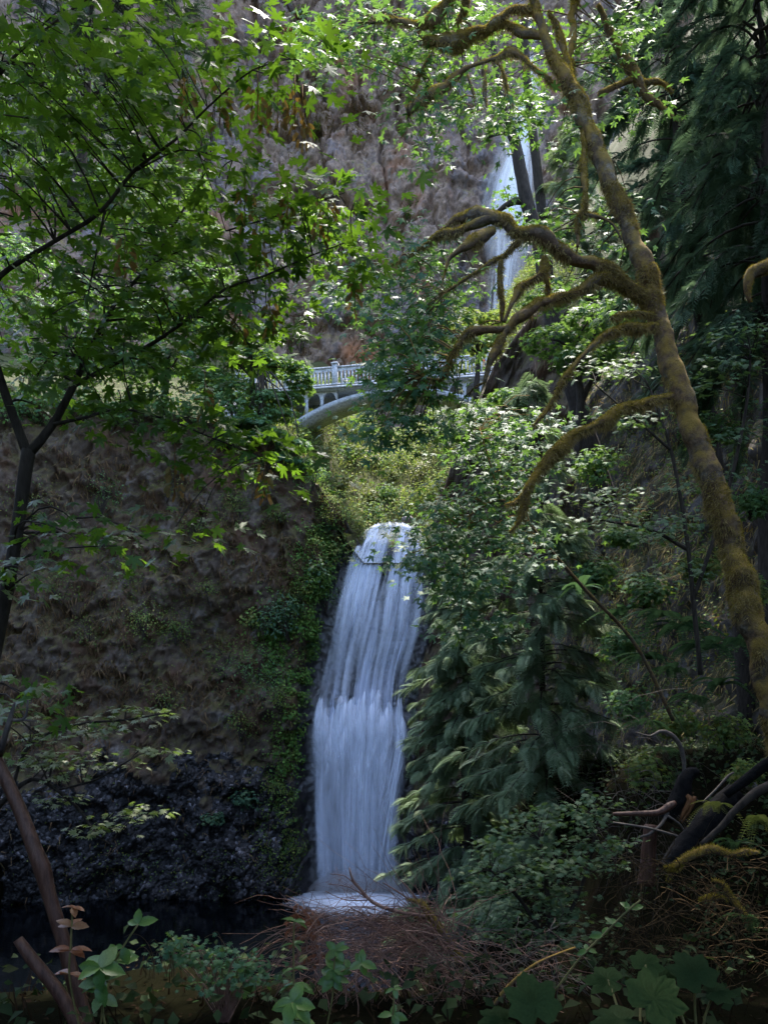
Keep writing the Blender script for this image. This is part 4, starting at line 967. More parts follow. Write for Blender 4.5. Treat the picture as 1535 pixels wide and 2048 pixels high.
for o in [c for c in T2.children if c.name.split('.')[0] in ('trunk', 'branch')]:
    me = o.data; V = np.empty(len(me.vertices) * 3, np.float32); me.vertices.foreach_get('co', V); V = V.reshape(-1, 3).astype(float) + A(T2.location)
    T = np.empty(len(me.loops), np.int32); me.loops.foreach_get('vertex_index', T); T = T.reshape(-1, 3)
    tr = o.name.startswith('trunk'); area = np.linalg.norm(np.cross(V[T[:, 1]] - V[T[:, 0]], V[T[:, 2]] - V[T[:, 0]]), axis=1).sum() / 2
    n = int(area * (7000 if tr else 12000))
    for (VV, TT, t), acc in ((moss_on(V, T, n, .022, .0042, .1, top=.5, keep=.12 if tr else -.12), ac), (moss_on(V, T, n // 2, .075, .004, 1.2, top=-.6, keep=0.12), ac2)): acc.add(VV, TT, t)
ac.obj('moss', M['moss'], T2, kind='stuff'); ac2.obj('hanging_moss', M['mossdry'], T2, kind='stuff')

# --- lower bough of dark maple leaves in front of the lip of the fall
limbs = [[(1100, 1100, 11.6, 10), (1050, 1040, 11.2, 9), (1000, 1000, 11, 11), (940, 1030, 10.8, 8), (880, 1085, 10.6, 5), (810, 1110, 10.5, 3)], [(1000, 1000, 11, 8), (980, 930, 11, 6), (960, 860, 11.2, 4)], [(940, 1030, 10.8, 6), (930, 1120, 10.8, 5), (920, 1230, 10.8, 3)]]
limbs[0] = [(1345, 1440, 13.5, 14), (1270, 1290, 13, 12), (1170, 1180, 12.2, 11)] + limbs[0]
ells = [(870, 1085, 60, 35, 10.2, 11.4, 15), (820, 1125, 28, 16, 10.3, 10.8, 4), (960, 1050, 75, 65, 10.2, 12, 24), (930, 1150, 60, 55, 10.2, 11.6, 20), (950, 1250, 40, 40, 10.4, 11.6, 9), (1010, 950, 80, 55, 10.6, 12.5, 20), (960, 880, 65, 40, 10.6, 12.5, 13), (1030, 850, 70, 35, 11, 13, 9), (890, 1010, 30, 30, 10.4, 11.5, 4), (1060, 1120, 40, 50, 11, 12.5, 5)]
maple('maple_tree', 'slender maple with drooping teal leaves in front of the lip of the fall', P(1345, 1440, 13.5), limbs, ells, LEAF_MD, M['maple_leaf2'], .088, 26, .40, M['maplebark'], nobj=300, step=.12, tilt=.45, droop=.55, toward=(-.1, -.5, 0), wk=.6)

# --- vine maple behind the leaning trunk
limbs = [[(1400, 1350, 13, 10), (1385, 1200, 13, 9), (1370, 1060, 13, 8), (1340, 900, 13.2, 6), (1300, 780, 13.4, 4)], [(1375, 1100, 13, 8), (1300, 1060, 13, 6), (1200, 1040, 13, 4)], [(1385, 1200, 13, 9), (1450, 1000, 13, 8), (1490, 820, 13, 6), (1500, 700, 13, 4)], [(1340, 900, 13.2, 6), (1260, 830, 13, 4), (1190, 770, 13, 3)]]
ells = [(1470, 700, 65, 45, 12, 14.5, 11), (1430, 760, 60, 30, 12, 14.5, 7), (1500, 640, 40, 30, 12, 14, 4), (1210, 750, 85, 28, 12.4, 14, 9), (1230, 830, 70, 22, 12.4, 14, 6), (1180, 1000, 70, 35, 12, 14, 7), (1240, 1050, 80, 35, 12, 14, 8), (1340, 1050, 60, 40, 12.4, 14.5, 8), (1480, 850, 50, 50, 12.4, 14.5, 6), (1440, 960, 40, 40, 12.4, 14.5, 4), (1330, 960, 40, 40, 13, 14.5, 4), (1320, 1140, 60, 30, 12, 14, 4)]
maple('vine_maple', 'vine maple with pale layered leaves behind the leaning trunk', P(1400, 1350, 13), limbs, ells, LEAF_VN, M['vine_leaf'], .075, 28, .36, M['bark'], nobj=300, step=.15, tilt=.3, flat=.18, droop=.3, toward=(0, -.35, 0))

# --- vine maple shrub at the lower right
limbs = [[(1110, 1960, 7, 16), (1100, 1860, 7, 13), (1090, 1760, 7, 10), (1080, 1680, 7, 6)], [(1105, 1900, 7, 9), (1040, 1800, 6.9, 7), (980, 1740, 6.8, 4)], [(1110, 1890, 7, 9), (1170, 1750, 7.1, 7), (1195, 1640, 7.1, 4)], [(1108, 1920, 7, 8), (1030, 1880, 6.7, 6), (960, 1860, 6.6, 3)]]
ells = [(1185, 1625, 45, 35, 6.8, 7.4, 10), (1080, 1640, 45, 28, 6.8, 7.4, 9), (1000, 1690, 40, 30, 6.6, 7.2, 8), (1150, 1720, 80, 40, 6.6, 7.5, 16), (1060, 1730, 60, 30, 6.5, 7.4, 12), (970, 1760, 45, 35, 6.4, 7.0, 9), (1080, 1800, 80, 40, 6.4, 7.4, 14), (980, 1840, 45, 25, 6.4, 6.9, 8), (1170, 1810, 60, 50, 6.8, 7.6, 8), (1060, 1870, 70, 25, 6.5, 7.2, 8), (1230, 1700, 30, 50, 7, 7.6, 4)]
maple('vine_maple', 'bushy vine maple shrub with small pale green leaves right of the pool', P(1110, 1960, 7), limbs, ells, LEAF_VN, M['vine_leaf'], .041, 24, .13, M['bark'], nobj=300, step=.08, twig=(.006, .002), tilt=.4, flat=.4, droop=.4)

# --- vine maple bough at the left edge, below
limbs = [[(-60, 1760, 5.6, 20), (-20, 1640, 5.6, 14), (20, 1590, 5.5, 11), (65, 1558, 5.5, 9), (115, 1580, 5.4, 8), (165, 1626, 5.4, 6), (190, 1668, 5.4, 5), (220, 1688, 5.4, 3)], [(20, 1590, 5.5, 8), (60, 1490, 5.5, 6), (150, 1450, 5.5, 5), (250, 1440, 5.4, 4), (340, 1425, 5.4, 3)], [(115, 1580, 5.4, 5), (190, 1560, 5.4, 4), (260, 1520, 5.3, 3)]]
ells = [(300, 1425, 55, 12, 5.2, 5.6, 5), (190, 1450, 60, 15, 5.2, 5.7, 5), (130, 1480, 80, 25, 5.1, 5.8, 9), (190, 1520, 90, 22, 5.1, 5.7, 9), (310, 1495, 45, 12, 5.2, 5.5, 4), (90, 1540, 70, 30, 5.2, 5.8, 6), (250, 1625, 50, 12, 5.2, 5.5, 4), (225, 1660, 40, 16, 5.2, 5.5, 4), (120, 1600, 50, 15, 5.3, 5.7, 3), (30, 1450, 40, 30, 5.3, 5.8, 4)]
maple('vine_maple', 'flat sprays of pale vine maple leaves at the left edge above the pool', P(-60, 1760, 5.6), limbs, ells, LEAF_VN, M['pale_leaf'], .042, 12, .15, M['bark'], nobj=150, step=.08, twig=(.006, .002), tilt=.28, flat=.14, droop=.15)

# --- two dark trunks in front of the upper fall
limbs = [[(1205, 1010, 30.5, 40), (1150, 800, 30, 32), (1098, 620, 30, 28), (1076, 480, 30, 27), (1054, 410, 30, 27), (1040, 340, 30, 25), (1028, 280, 30, 22), (1008, 225, 30, 18), (995, 160, 30, 16), (985, 80, 30, 12)], [(1050, 405, 30, 12), (1030, 402, 30, 14), (1005, 415, 30, 10), (985, 432, 30, 6)], [(1026, 275, 30, 10), (1005, 265, 30, 8), (965, 278, 30, 5)]]
ells = [(1010, 200, 60, 50, 29, 31, 9), (1050, 150, 60, 60, 29, 31, 9), (1015, 375, 18, 14, 29.4, 30.4, 2), (1000, 412, 20, 8, 29.4, 30.2, 2), (1050, 440, 50, 20, 29.4, 30.6, 4), (930, 120, 70, 60, 29, 31, 8)]
maple('maple_tree', 'dark curved trunk standing in front of the upper fall, leaning left', P(1205, 1010, 30.5), limbs, ells, LEAF_MD, M['maple_leaf'], .15, 16, .55, M['bark'], nobj=60, step=.3, tilt=.5, twig=(.02, .006))
limbs = [[(1215, 1000, 31.5, 36), (1155, 800, 31.2, 26), (1106, 640, 31, 20), (1092, 500, 31, 20), (1080, 400, 31, 20), (1069, 300, 31, 19), (1060, 220, 31, 18), (1050, 120, 31, 17), (1048, 20, 31, 15)]]
ells = [(1060, 200, 25, 30, 30.4, 31.6, 4), (1060, 60, 80, 50, 30, 32, 10), (1085, 440, 40, 20, 30.4, 31.6, 4), (1000, 60, 60, 40, 30, 32, 6)]
maple('maple_tree', 'straight rough trunk just right of the curved trunk before the upper fall', P(1215, 1000, 31.5), limbs, ells, LEAF_MD, M['maple_leaf'], .15, 16, .55, M['bark'], nobj=40, step=.3, tilt=.5, twig=(.02, .006))

# --- conifers
def cedar(name, label, base, top, rad, nb, per, slen, mat, left=1.0, right=1.0, droop=.45, tr=.22, tpl=None, hmin=.05, cat='tree', azb=None, upt=.15, dense=1.0):
    base = A(base, float); top = A(top, float); H = np.linalg.norm(top - base); ax = (top - base) / H
    root = thing(name, label, cat, base)
    t = np.linspace(0, 1, 26)[:, None]; q = np.concatenate([base + (top - base) * t + .012 * H * np.concatenate([vnoise(np.concatenate([t * 5, 0 * t + j * 7 + base[0], 0 * t], 1), 5)[:, None] for j in range(2)] + [0 * t], 1), tr * (1 - .93 * t)], 1)
    V, T, uv = tube(q, 9, .15, 1.5, 3); mk('trunk', V, T, M['bark'], root, uv=uv, smooth=True)
    ab = Acc(); pos = []; R = []; sc = []
    hs = np.sort(rng.random(nb)) ** .9 * (1 - hmin) + hmin
    for h in hs:
        az = (rng.uniform(0, 2 * np.pi) if rng.random() < .6 else rng.normal(-np.pi / 2, .9)) if azb is None else azb + rng.normal() * 1.1
        k = left if np.cos(az) < 0 else right; k = 1 + (k - 1) * abs(np.cos(az))
        L = np.interp(h, rad[0], rad[1]) * k * rng.uniform(.7, 1.12)
        if L < .15: continue
        d = A([np.cos(az), np.sin(az), 0]); m = 9; u = np.linspace(0, 1, m)
        z = L * (.22 * u - (droop + .25 * rng.random()) * u * u + upt * u ** 4)
        p0 = base + (top - base) * h
        pth = p0 + d * (u * L)[:, None] + A([0, 0, 1.]) * z[:, None] + norm(np.cross(d, A([0, 0, 1.]))) * (L * .12 * rng.normal() * u * u)[:, None]
        Vb, Tb, _ = tube(np.concatenate([pth, (.012 + .02 * L * .4 * (1 - u) * tr / .22)[:, None]], 1), 4, cap=False); ab.add(Vb, Tb)
        n = max(3, int(per * L * dense)); uu = np.sort(rng.uniform(.18, 1, n)) ** .8
        c = np.stack([np.interp(uu, u, pth[:, i]) for i in range(3)], -1); tg = np.gradient(pth, axis=0); tg = norm(np.stack([np.interp(uu, u, tg[:, i]) for i in range(3)], -1))
        sd = norm(np.cross(tg, A([0, 0, 1.]))) * np.where(rng.random(n) < .5, -1, 1)[:, None]
        tip = tg * rng.uniform(.3, 1, n)[:, None] + sd * rng.uniform(.2, 1.1, n)[:, None] * (1.15 - uu)[:, None] + A([0, 0, -1.]) * rng.uniform(.15, .75, n)[:, None]
        nr = A([0, 0, 1.]) + rng.normal(size=(n, 3)) * .3 + d * .35
        pos.append(c); R.append(frames(nr, tip)); sc.append(slen * rng.uniform(.6, 1.25, n))
    ab.obj('branches', M['bark'], root, kind='stuff')
    pos = np.concatenate(pos); R = np.concatenate(R); sc = np.concatenate(sc)
    ac = Acc(); tpl = SPRAY if tpl is None else tpl; ch = rng.integers(0, len(tpl), len(pos))
    for j, (tv, tt) in enumerate(tpl):
        i = ch == j; V, T, tn = scatter(tv, tt, pos[i], R[i], sc[i]); ac.add(V, T, tn)
    ac.obj('foliage', mat, root, kind='stuff')
    return root

cedar('cedar_tree', 'tall blue green cedar with bare lower limbs right of the lower fall', P(1118, 1930, 22), P(1062, 730, 21), ([0, .12, .45, .6, .75, .9, 1], [3.1, 3.3, 2.6, 2.2, 1.5, .8, .1]), 170, 25, .50, M['cedar'], left=1.0, right=.72, tr=.15)
cedar('cedar_tree', 'drooping green cedar whose boughs fringe the right side of the lower fall', P(955, 1900, 25), P(915, 1110, 26), ([0, .15, .5, .8, 1], [2.5, 2.6, 2.25, 1.5, .3]), 190, 30, .46, M['cedar'], left=.98, right=.9, droop=.5)
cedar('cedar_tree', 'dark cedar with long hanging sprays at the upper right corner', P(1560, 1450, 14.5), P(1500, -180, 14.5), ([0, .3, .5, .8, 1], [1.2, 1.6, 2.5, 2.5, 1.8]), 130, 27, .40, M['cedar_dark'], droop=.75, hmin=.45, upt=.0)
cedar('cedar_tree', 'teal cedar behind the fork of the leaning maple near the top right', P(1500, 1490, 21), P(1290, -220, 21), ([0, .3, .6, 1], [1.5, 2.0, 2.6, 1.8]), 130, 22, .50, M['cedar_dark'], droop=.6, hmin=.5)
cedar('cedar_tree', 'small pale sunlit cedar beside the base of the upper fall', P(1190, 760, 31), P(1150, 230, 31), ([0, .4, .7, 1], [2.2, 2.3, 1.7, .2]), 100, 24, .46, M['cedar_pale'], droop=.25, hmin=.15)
cedar('fir_tree', 'dark fir poking out behind the maple leaves at the top left', P(150, 420, 30), P(205, -260, 30), ([0, .5, 1], [4.5, 5.0, 2.5]), 70, 14, .8, M['fir'], droop=.12, tpl=FIRSPRAY, hmin=.15)

# --- broadleaf trees on the left clifftop and around the bridge
def broad(name, label, base, height, clumps, n, leaf, mat, tr=.16, group=None, tpls=LEAF_LO, rise=.55):
    base = A(base, float)
    if base[1] > 46.4: h0 = base[2]; base[2] = float(upper_z(A([base[0]]), A([max(base[1], 50.5)]))[0]); height = height + max(0, h0 - base[2])
    root = thing(name, label, 'tree', base, group)
    C = A([c[:3] for c in clumps], float); r = A([c[3] for c in clumps], float)
    top = base + A([0, 0, height * rise]); q = smooth_path([list(base - A([0, 0, .6])) + [tr], list((base + top) / 2 + A([.15, 0, 0])) + [tr * .8], list(top) + [tr * .55]], .3)
    V, T, uv = tube(q, 8, .15, 2, 4); mk('trunk', V, T, M['bark'], root, uv=uv, smooth=True)
    for c in C:
        tw = twig_to(q[int(len(q) * rng.uniform(.5, .98)), :3], c, tr * .4, .02, .1, 7); V, T, uv = tube(tw, 5); mk('limb', V, T, M['bark'], root, smooth=True)
    w = r ** 2; ids = rng.choice(len(C), n, p=w / w.sum())
    d = norm(rng.normal(size=(n, 3))); d[:, 2] = np.abs(d[:, 2]) * .9 - .25
    rr = r[ids] * rng.uniform(.55, 1.05, n); lay = fbm((C[ids] + d * rr[:, None]) * 1.1, 2, 91)
    pos = C[ids] + d * (rr * (1 + .3 * lay))[:, None] * A([1, 1, .72])
    nr = d * .5 + A([0, 0, 1.]) + rng.normal(size=(n, 3)) * .4; tip = d * A([1, 1, .2]) + A([0, 0, -.4]) + rng.normal(size=(n, 3)) * .3
    Rf = frames(nr, tip); s = leaf * rng.uniform(.7, 1.25, n)
    ac = Acc(); V, T, t = scatter(tpls[0][0], tpls[0][1], pos, Rf, s); ac.add(V, T, t); ac.obj('foliage', mat, root, kind='stuff')
    return root
def pxclumps(rows): return [list(P(a, b, d)) + [w / F * d] for a, b, d, w in rows]
broad('maple_tree', 'green maple hiding the left end of the footbridge', P(500, 930, 47.5), 7, pxclumps([(440, 690, 48, 50), (500, 720, 47.5, 55), (560, 735, 47.5, 42), (600, 760, 47.2, 26), (470, 780, 47.5, 50), (540, 800, 47.2, 42), (595, 740, 47.5, 26), (420, 760, 48, 50), (520, 670, 48, 40), (580, 795, 47.2, 26), (605, 775, 47.3, 22), (560, 830, 47, 30)]), 6400, .20, M['tree_leaf'])
broad('maple_tree', 'dark teal maple growing from the cliff edge below the bridge end', P(520, 985, 46.6), 5, pxclumps([(500, 850, 46.4, 42), (545, 875, 46.2, 40), (585, 890, 46.0, 30), (470, 880, 46.4, 40), (600, 925, 46.0, 20), (560, 920, 46, 30)]), 3000, .19, M['maple_leaf2'])
broad('maple_tree', 'maple on the clifftop behind the dark overhanging leaves, left of the bridge', P(330, 900, 49), 9, pxclumps([(300, 640, 49, 70), (380, 620, 49.5, 60), (350, 720, 48.5, 70), (270, 740, 48.5, 60), (400, 560, 50, 55), (420, 660, 49, 45)]), 4200, .22, M['maple_leaf2'])
broad('maple_tree', 'teal maple far left on the clifftop behind the dark trunk', P(130, 900, 48), 10, pxclumps([(80, 640, 48, 90), (180, 600, 49, 80), (120, 740, 47.5, 80), (30, 520, 49, 80), (210, 700, 48, 60), (40, 800, 47, 60)]), 4200, .24, M['maple_leaf2'])
broad('maple_tree', 'sunlit maple behind the overhanging boughs, upper left', P(260, 640, 58), 14, pxclumps([(260, 420, 58, 90), (350, 380, 59, 70), (180, 380, 58, 90), (310, 500, 57, 80), (400, 460, 58, 50), (230, 300, 59, 70), (430, 540, 57, 40)]), 4600, .28, M['tree_leaf'])
broad('maple_tree', 'teal maple behind the fir at the far upper left', P(60, 520, 60), 16, pxclumps([(60, 280, 60, 110), (150, 200, 61, 90), (20, 150, 60, 100), (240, 130, 62, 70), (120, 380, 59, 80)]), 4000, .30, M['tree_leaf'])
broad('maple_tree', 'leafy maple on the right bank below the right end of the bridge', P(985, 960, 40), 6, pxclumps([(960, 830, 40, 45), (1010, 800, 40, 45), (930, 870, 40.5, 35), (1000, 880, 40, 45), (1050, 850, 39, 40)]), 3000, .17, M['tree_leaf'])
broad('maple_tree', 'green understory maple behind the fork of the mossy branches', P(1150, 900, 26), 6, pxclumps([(1100, 680, 26, 60), (1180, 640, 26, 60), (1160, 720, 25.5, 60), (1230, 700, 26, 50), (1090, 600, 27, 50), (1250, 620, 26.5, 50)]), 3400, .12, M['tree_leaf'])
broad('maple_tree', 'bright maple seen below the upper fall, left of the mossy branches', P(950, 780, 44), 6, pxclumps([(930, 640, 44, 40), (900, 690, 44, 35), (960, 690, 44, 35), (990, 640, 44.5, 30)]), 1800, .17, M['bank_leaf'])
# ------------------------------------------------------------------ growth on the cliffs and banks
def proj(V): return PCX + V[:, 0] / V[:, 1] * F, PCY - V[:, 2] / V[:, 1] * F
CLN = vert_normals(CLV, CLT); CLN = CLN * np.where(CLN[:, 1:2] > 0, -1, 1)
CLP = np.stack(proj(CLV), -1); CRP = np.stack(proj(CRV), -1)
def on_cliff(px, py, which=0):
    V, Q = ((CLV, CLP), (CRV, CRP))[which]
    d = (Q[:, 0] - px) ** 2 + (Q[:, 1] - py) ** 2 + np.where(V[:, 1] < 1, 1e9, 0)
    k = np.argsort(d)[:6]; return V[k[np.argmin(V[k, 1])]]

def tri_weight(Q, T, regions):
    c = Q[T].mean(1); w = np.zeros(len(T))
    for cx, cy, rx, ry, a in regions:
        w += a * np.exp(-(((c[:, 0] - cx) / rx) ** 2 + ((c[:, 1] - cy) / ry) ** 2))
    return w

def blades(name, V, T, n, L, W, mat, weight=None, hang=.8, out=.5, clump=2.0, label=None, parent=None, thr=-.2):
    p, nr = surf_sample(V, T, n, weight); nr = nr * np.where(nr[:, 1:2] > 0, -1, 1)
    k = fbm(p * clump, 3, 57) > thr; p, nr = p[k], nr[k]; n = len(p)
    tip = nr * out + A([0, 0, -hang]) + rng.normal(size=(n, 3)) * .28
    VV, TT, t = scatter(BLADE2[0] * A([W / L, 1, 1]), BLADE2[1], p + nr * .03, frames(nr + rng.normal(size=(n, 3)) * .4 + A([0, 0, .3]), tip), L * rng.uniform(.5, 1.4, n))
    return mk(name, VV, TT, mat, parent, tint=t, kind='stuff', label=label)

dry = CLW[CLT].max(1) < .2
reg = tri_weight(CLP, CLT, [(150, 1320, 170, 130, 1.6), (420, 1380, 170, 90, 1.2), (450, 1100, 200, 130, .8), (560, 1150, 60, 200, 1.0), (250, 950, 250, 100, .6), (100, 1450, 120, 80, 1)]) + .05
blades('dry_grass', CLV, CLT[dry], 40000, .42, .05, M['grass'], reg[dry], thr=.02, clump=1.1, label='dry brown grass hanging from the left cliff')
reg = tri_weight(CLP, CLT, [(600, 1400, 40, 200, 4.0), (575, 1640, 50, 120, 2.0), (635, 1180, 40, 90, 4.0), (520, 1350, 80, 60, .8), (320, 1250, 110, 60, .6), (330, 1740, 200, 40, .35), (480, 1030, 100, 60, .5), (250, 1150, 130, 60, .4)]) + .012
def cover(name, V, T, n, leaf, mat, weight, label, up=.5, out=1.0, lift=.08, tpl=OVAL[0], thr=-.15, cl=1.5):
    p, nr = surf_sample(V, T, n, weight); nr = nr * np.where(nr[:, 1:2] > 0, -1, 1)
    k = fbm(p * cl, 3, 67) > thr; p, nr = p[k], nr[k]; n = len(p)
    R = frames(nr * out + A([0, 0, up]) + rng.normal(size=(n, 3)) * .45, rng.normal(size=(n, 3)) + A([0, 0, -.5]))
    VV, TT, t = scatter(tpl[0], tpl[1], p + nr * rng.uniform(0, lift * 2, n)[:, None], R, leaf * rng.uniform(.6, 1.3, n))
    return mk(name, VV, TT, mat, tint=t, kind='stuff', label=label)
cover('ground_cover', CLV, CLT[CLW[CLT].min(1) < .35], 22000, .11, M['shrub_leaf'], reg[CLW[CLT].min(1) < .35], 'low green plants creeping over the left cliff beside the fall', lift=.12)
reg = tri_weight(CRP, CRT, [(1300, 1150, 220, 350, 1), (1400, 700, 150, 300, .5), (1150, 700, 100, 150, .7)]) + .02
blades('hanging_moss', CRV, CRT, 34000, .30, .03, M['mossdry'], reg * (CRV[CRT].mean(1)[:, 1] > 8), label='brown moss hanging from the right rock wall')
cover('ground_cover', CRV, CRT, 26000, .10, M['shrub_leaf'], reg * (CRV[CRT].mean(1)[:, 1] > 8), 'small leafy plants growing over the right rock wall', lift=.2, thr=-.12, cl=.9)
FCP = np.stack(proj(FCV), -1)
reg = tri_weight(FCP, FCT, [(560, 60, 130, 120, 1), (620, 200, 120, 90, 1), (720, 250, 100, 60, .6), (640, 690, 120, 60, 1), (760, 430, 60, 60, .5)]) + .03
blades('dry_grass', FCV, FCT, 18000, .8, .10, M['grass'], reg, clump=.35, label='dry reddish grass tufts on the ledges of the far cliff', thr=.0)
cover('ground_cover', FCV, FCT, 3200, .26, M['shrub_leaf'], reg, 'small green plants dotted over the far cliff', lift=.2, thr=.25, cl=.5)

def shrub(name, label, c, r, n, leaf, mat, tpl=None, group=None, flat=.8, cat='shrub', clumps=6):
    c = A(c, float); tpl = OVAL[0] if tpl is None else tpl
    root = thing(name, label, cat, c - A([0, 0, r * .8]), group)
    C = c + norm(rng.normal(size=(clumps, 3))) * r * .5 * A([1, .8, .7]); ac = Acc()
    for q in C: V, T, uv = tube(twig_to(c + A([0, .15 * r, -r * .8]), q, .03 * r + .004, .008 * r + .002, .1, 5), 4, cap=False); ac.add(V, T)
    ac.obj('stems', M['bark'], root, kind='stuff')
    n = int(n * .8); leaf = leaf * 1.08; ids = rng.integers(0, clumps, n); d = norm(rng.normal(size=(n, 3)))
    pos = C[ids] + d * (r * .58 * rng.uniform(.5, 1.1, n))[:, None] * A([1, 1, flat])
    V, T, t = scatter(tpl[0], tpl[1], pos, frames(d * .6 + A([0, -.2, .9]) + rng.normal(size=(n, 3)) * .4, d + A([0, 0, -.5]) + rng.normal(size=(n, 3)) * .4), leaf * rng.uniform(.65, 1.25, n))
    mk('foliage', V, T, mat, root, tint=t, kind='stuff'); return root
def cshrub(px, py, rp, label, mat, n=260, leaf=.13, tpl=None, name='shrub', which=0, **k):
    q = on_cliff(px, py, which); d = q[1] - .3; c = P(px, py, d); return shrub(name, label, c, 1.25 * rp / F * d, int(n * 1.5), leaf, M[mat], tpl, **k)
cshrub(285, 1235, 42, 'yellow green shrub low on the left cliff', 'bank_leaf', 420, .11)
cshrub(350, 1255, 34, 'darker green shrub right of the yellow green one on the left cliff', 'shrub_leaf', 320, .11)
cshrub(500, 1232, 24, 'small maple seedling with yellowing leaves on the left cliff', 'bank_leaf', 150, .15, LEAF_LO[0])
cshrub(575, 1230, 51, 'green thicket left of the fall at the height of the mid ledge', 'fern', 620, .16)
cshrub(520, 1350, 64, 'grey green bush on the shoulder left of the falling water', 'tree_leaf', 800, .12)
cshrub(455, 1305, 54, 'low grey green bush on the cliff above the dry grass slope', 'shrub_leaf', 380, .10)
cshrub(560, 1400, 30, 'small bush under the grey green bush beside the fall', 'shrub_leaf', 260, .10)
cshrub(490, 1600, 22, 'bright green leafy plant on the dark rock above the pool', 'fern', 130, .17, LEAF_LO[0])
cshrub(425, 1635, 17, 'little bright fern like plant left of the leafy plant over the pool', 'fern', 90, .15, LEAF_LO[0])
cshrub(545, 1580, 26, 'faint green bush on the dark rock close to the fall', 'shrub_leaf', 180, .12)
cshrub(660, 1098, 40, 'vivid green plant left of the lip of the fall', 'bank_leaf', 420, .14, LEAF_LO[0])
cshrub(638, 1140, 37, 'broad leaved green plant below the vivid one by the lip', 'fern', 220, .15, LEAF_LO[0])
cshrub(625, 1085, 18, 'light green tuft farther left of the lip', 'bank_leaf', 120, .12)
cshrub(650, 1190, 35, 'dark green bush hugging the upper left edge of the fall', 'tree_leaf', 240, .12)
cshrub(600, 1180, 24, 'small leafy bush on the cliff left of the dark green one', 'shrub_leaf', 180, .11)
cshrub(560, 1025, 20, 'pale green shrub on the bare rock below the bridge end', 'shrub_leaf', 140, .12)
cshrub(478, 1005, 30, 'dusky shrub on the middle of the left cliff', 'shrub_leaf', 240, .11)
cshrub(395, 1045, 32, 'dusky shrub left of the cliff middle, under the maple leaves', 'shrub_leaf', 240, .11)
cshrub(250, 1130, 46, 'dark shrub on the shaded left cliff below the overhanging leaves', 'shrub_leaf', 340, .11)
cshrub(120, 1160, 50, 'dark shrub behind the trunk of the left maple', 'shrub_leaf', 340, .11)
cshrub(620, 955, 34, 'green bush at the top corner of the left cliff', 'tree_leaf', 380, .13)
cshrub(665, 1000, 26, 'yellow green bush on the grassy edge above the fall', 'bank_leaf', 260, .11)

# ferns
def fern(label, base, L, n, mat='fern', face=None, group=None, name='sword_fern', up=.9):
    root = thing(name, label, 'fern', base, group)
    me = [mesh_data('frond', tv, tt, M[mat], tint=np.full(len(tv), rng.random())) for tv, tt in FROND]
    for k in range(n):
        az = rng.uniform(0, 6.28) if face is None else face + rng.normal() * .8
        tip = A([math.cos(az), math.sin(az), rng.uniform(.1, up)]); nr = A([-math.cos(az) * .5, -math.sin(az) * .5, 1.2]) + rng.normal(size=3) * .15
        inst('frond', me[k % 2], A(base, float), frames(nr, tip), L * rng.uniform(.75, 1.2), root)
    return root
PI = math.pi
for px, py, d, L, n, lb in [(1370, 1262, 15.5, .85, 17, 'big sword fern on the rock wall left of the leaning trunk'), (1320, 1235, 16, .75, 14, 'sword fern tucked above the big fern on the right wall'), (1415, 1300, 14.5, .8, 14, 'sword fern beside the base of the leaning trunk'), (1300, 1320, 16, .7, 12, 'sword fern at the lower left of the fern bank'), (1345, 1345, 15, .65, 11, 'sword fern below the big fern'), (1440, 1372, 12.5, .5, 12, 'pale sword fern hanging right below the fern bank')]:
    fern(lb, P(px, py, d), L, n, face=-PI / 2 - .5)
for px, py, lb in [(690, 1075, 'fern with tan fronds at the lip of the fall'), (660, 1060, 'fern on the cliff edge left of the lip'), (595, 1215, 'fern on the left cliff beside the thicket'), (620, 1290, 'fern hanging close to the left edge of the fall')]:
    q = on_cliff(px, py); fern(lb, P(px, py, q[1] - .2), .9, 13, 'fernpale' if 'tan' in lb else 'fern', face=-PI / 2)
for px, py, d, L, lb in [(1430, 1612, 9.2, .36, 'yellow green fern beside the charred log'), (1515, 1640, 8.6, .40, 'yellow green fern at the right edge of the slope'), (1330, 1500, 13, .4, 'dim fern behind the arching bare branch'), (1470, 1690, 8.5, .3, 'small dim fern on the slope below the log'), (1490, 1835, 6.4, .3, 'dark fern low at the right edge')]:
    fern(lb, P(px, py, d), L, 8, 'fernpale' if 'yellow' in lb else 'fern', face=-PI / 2 - .6)

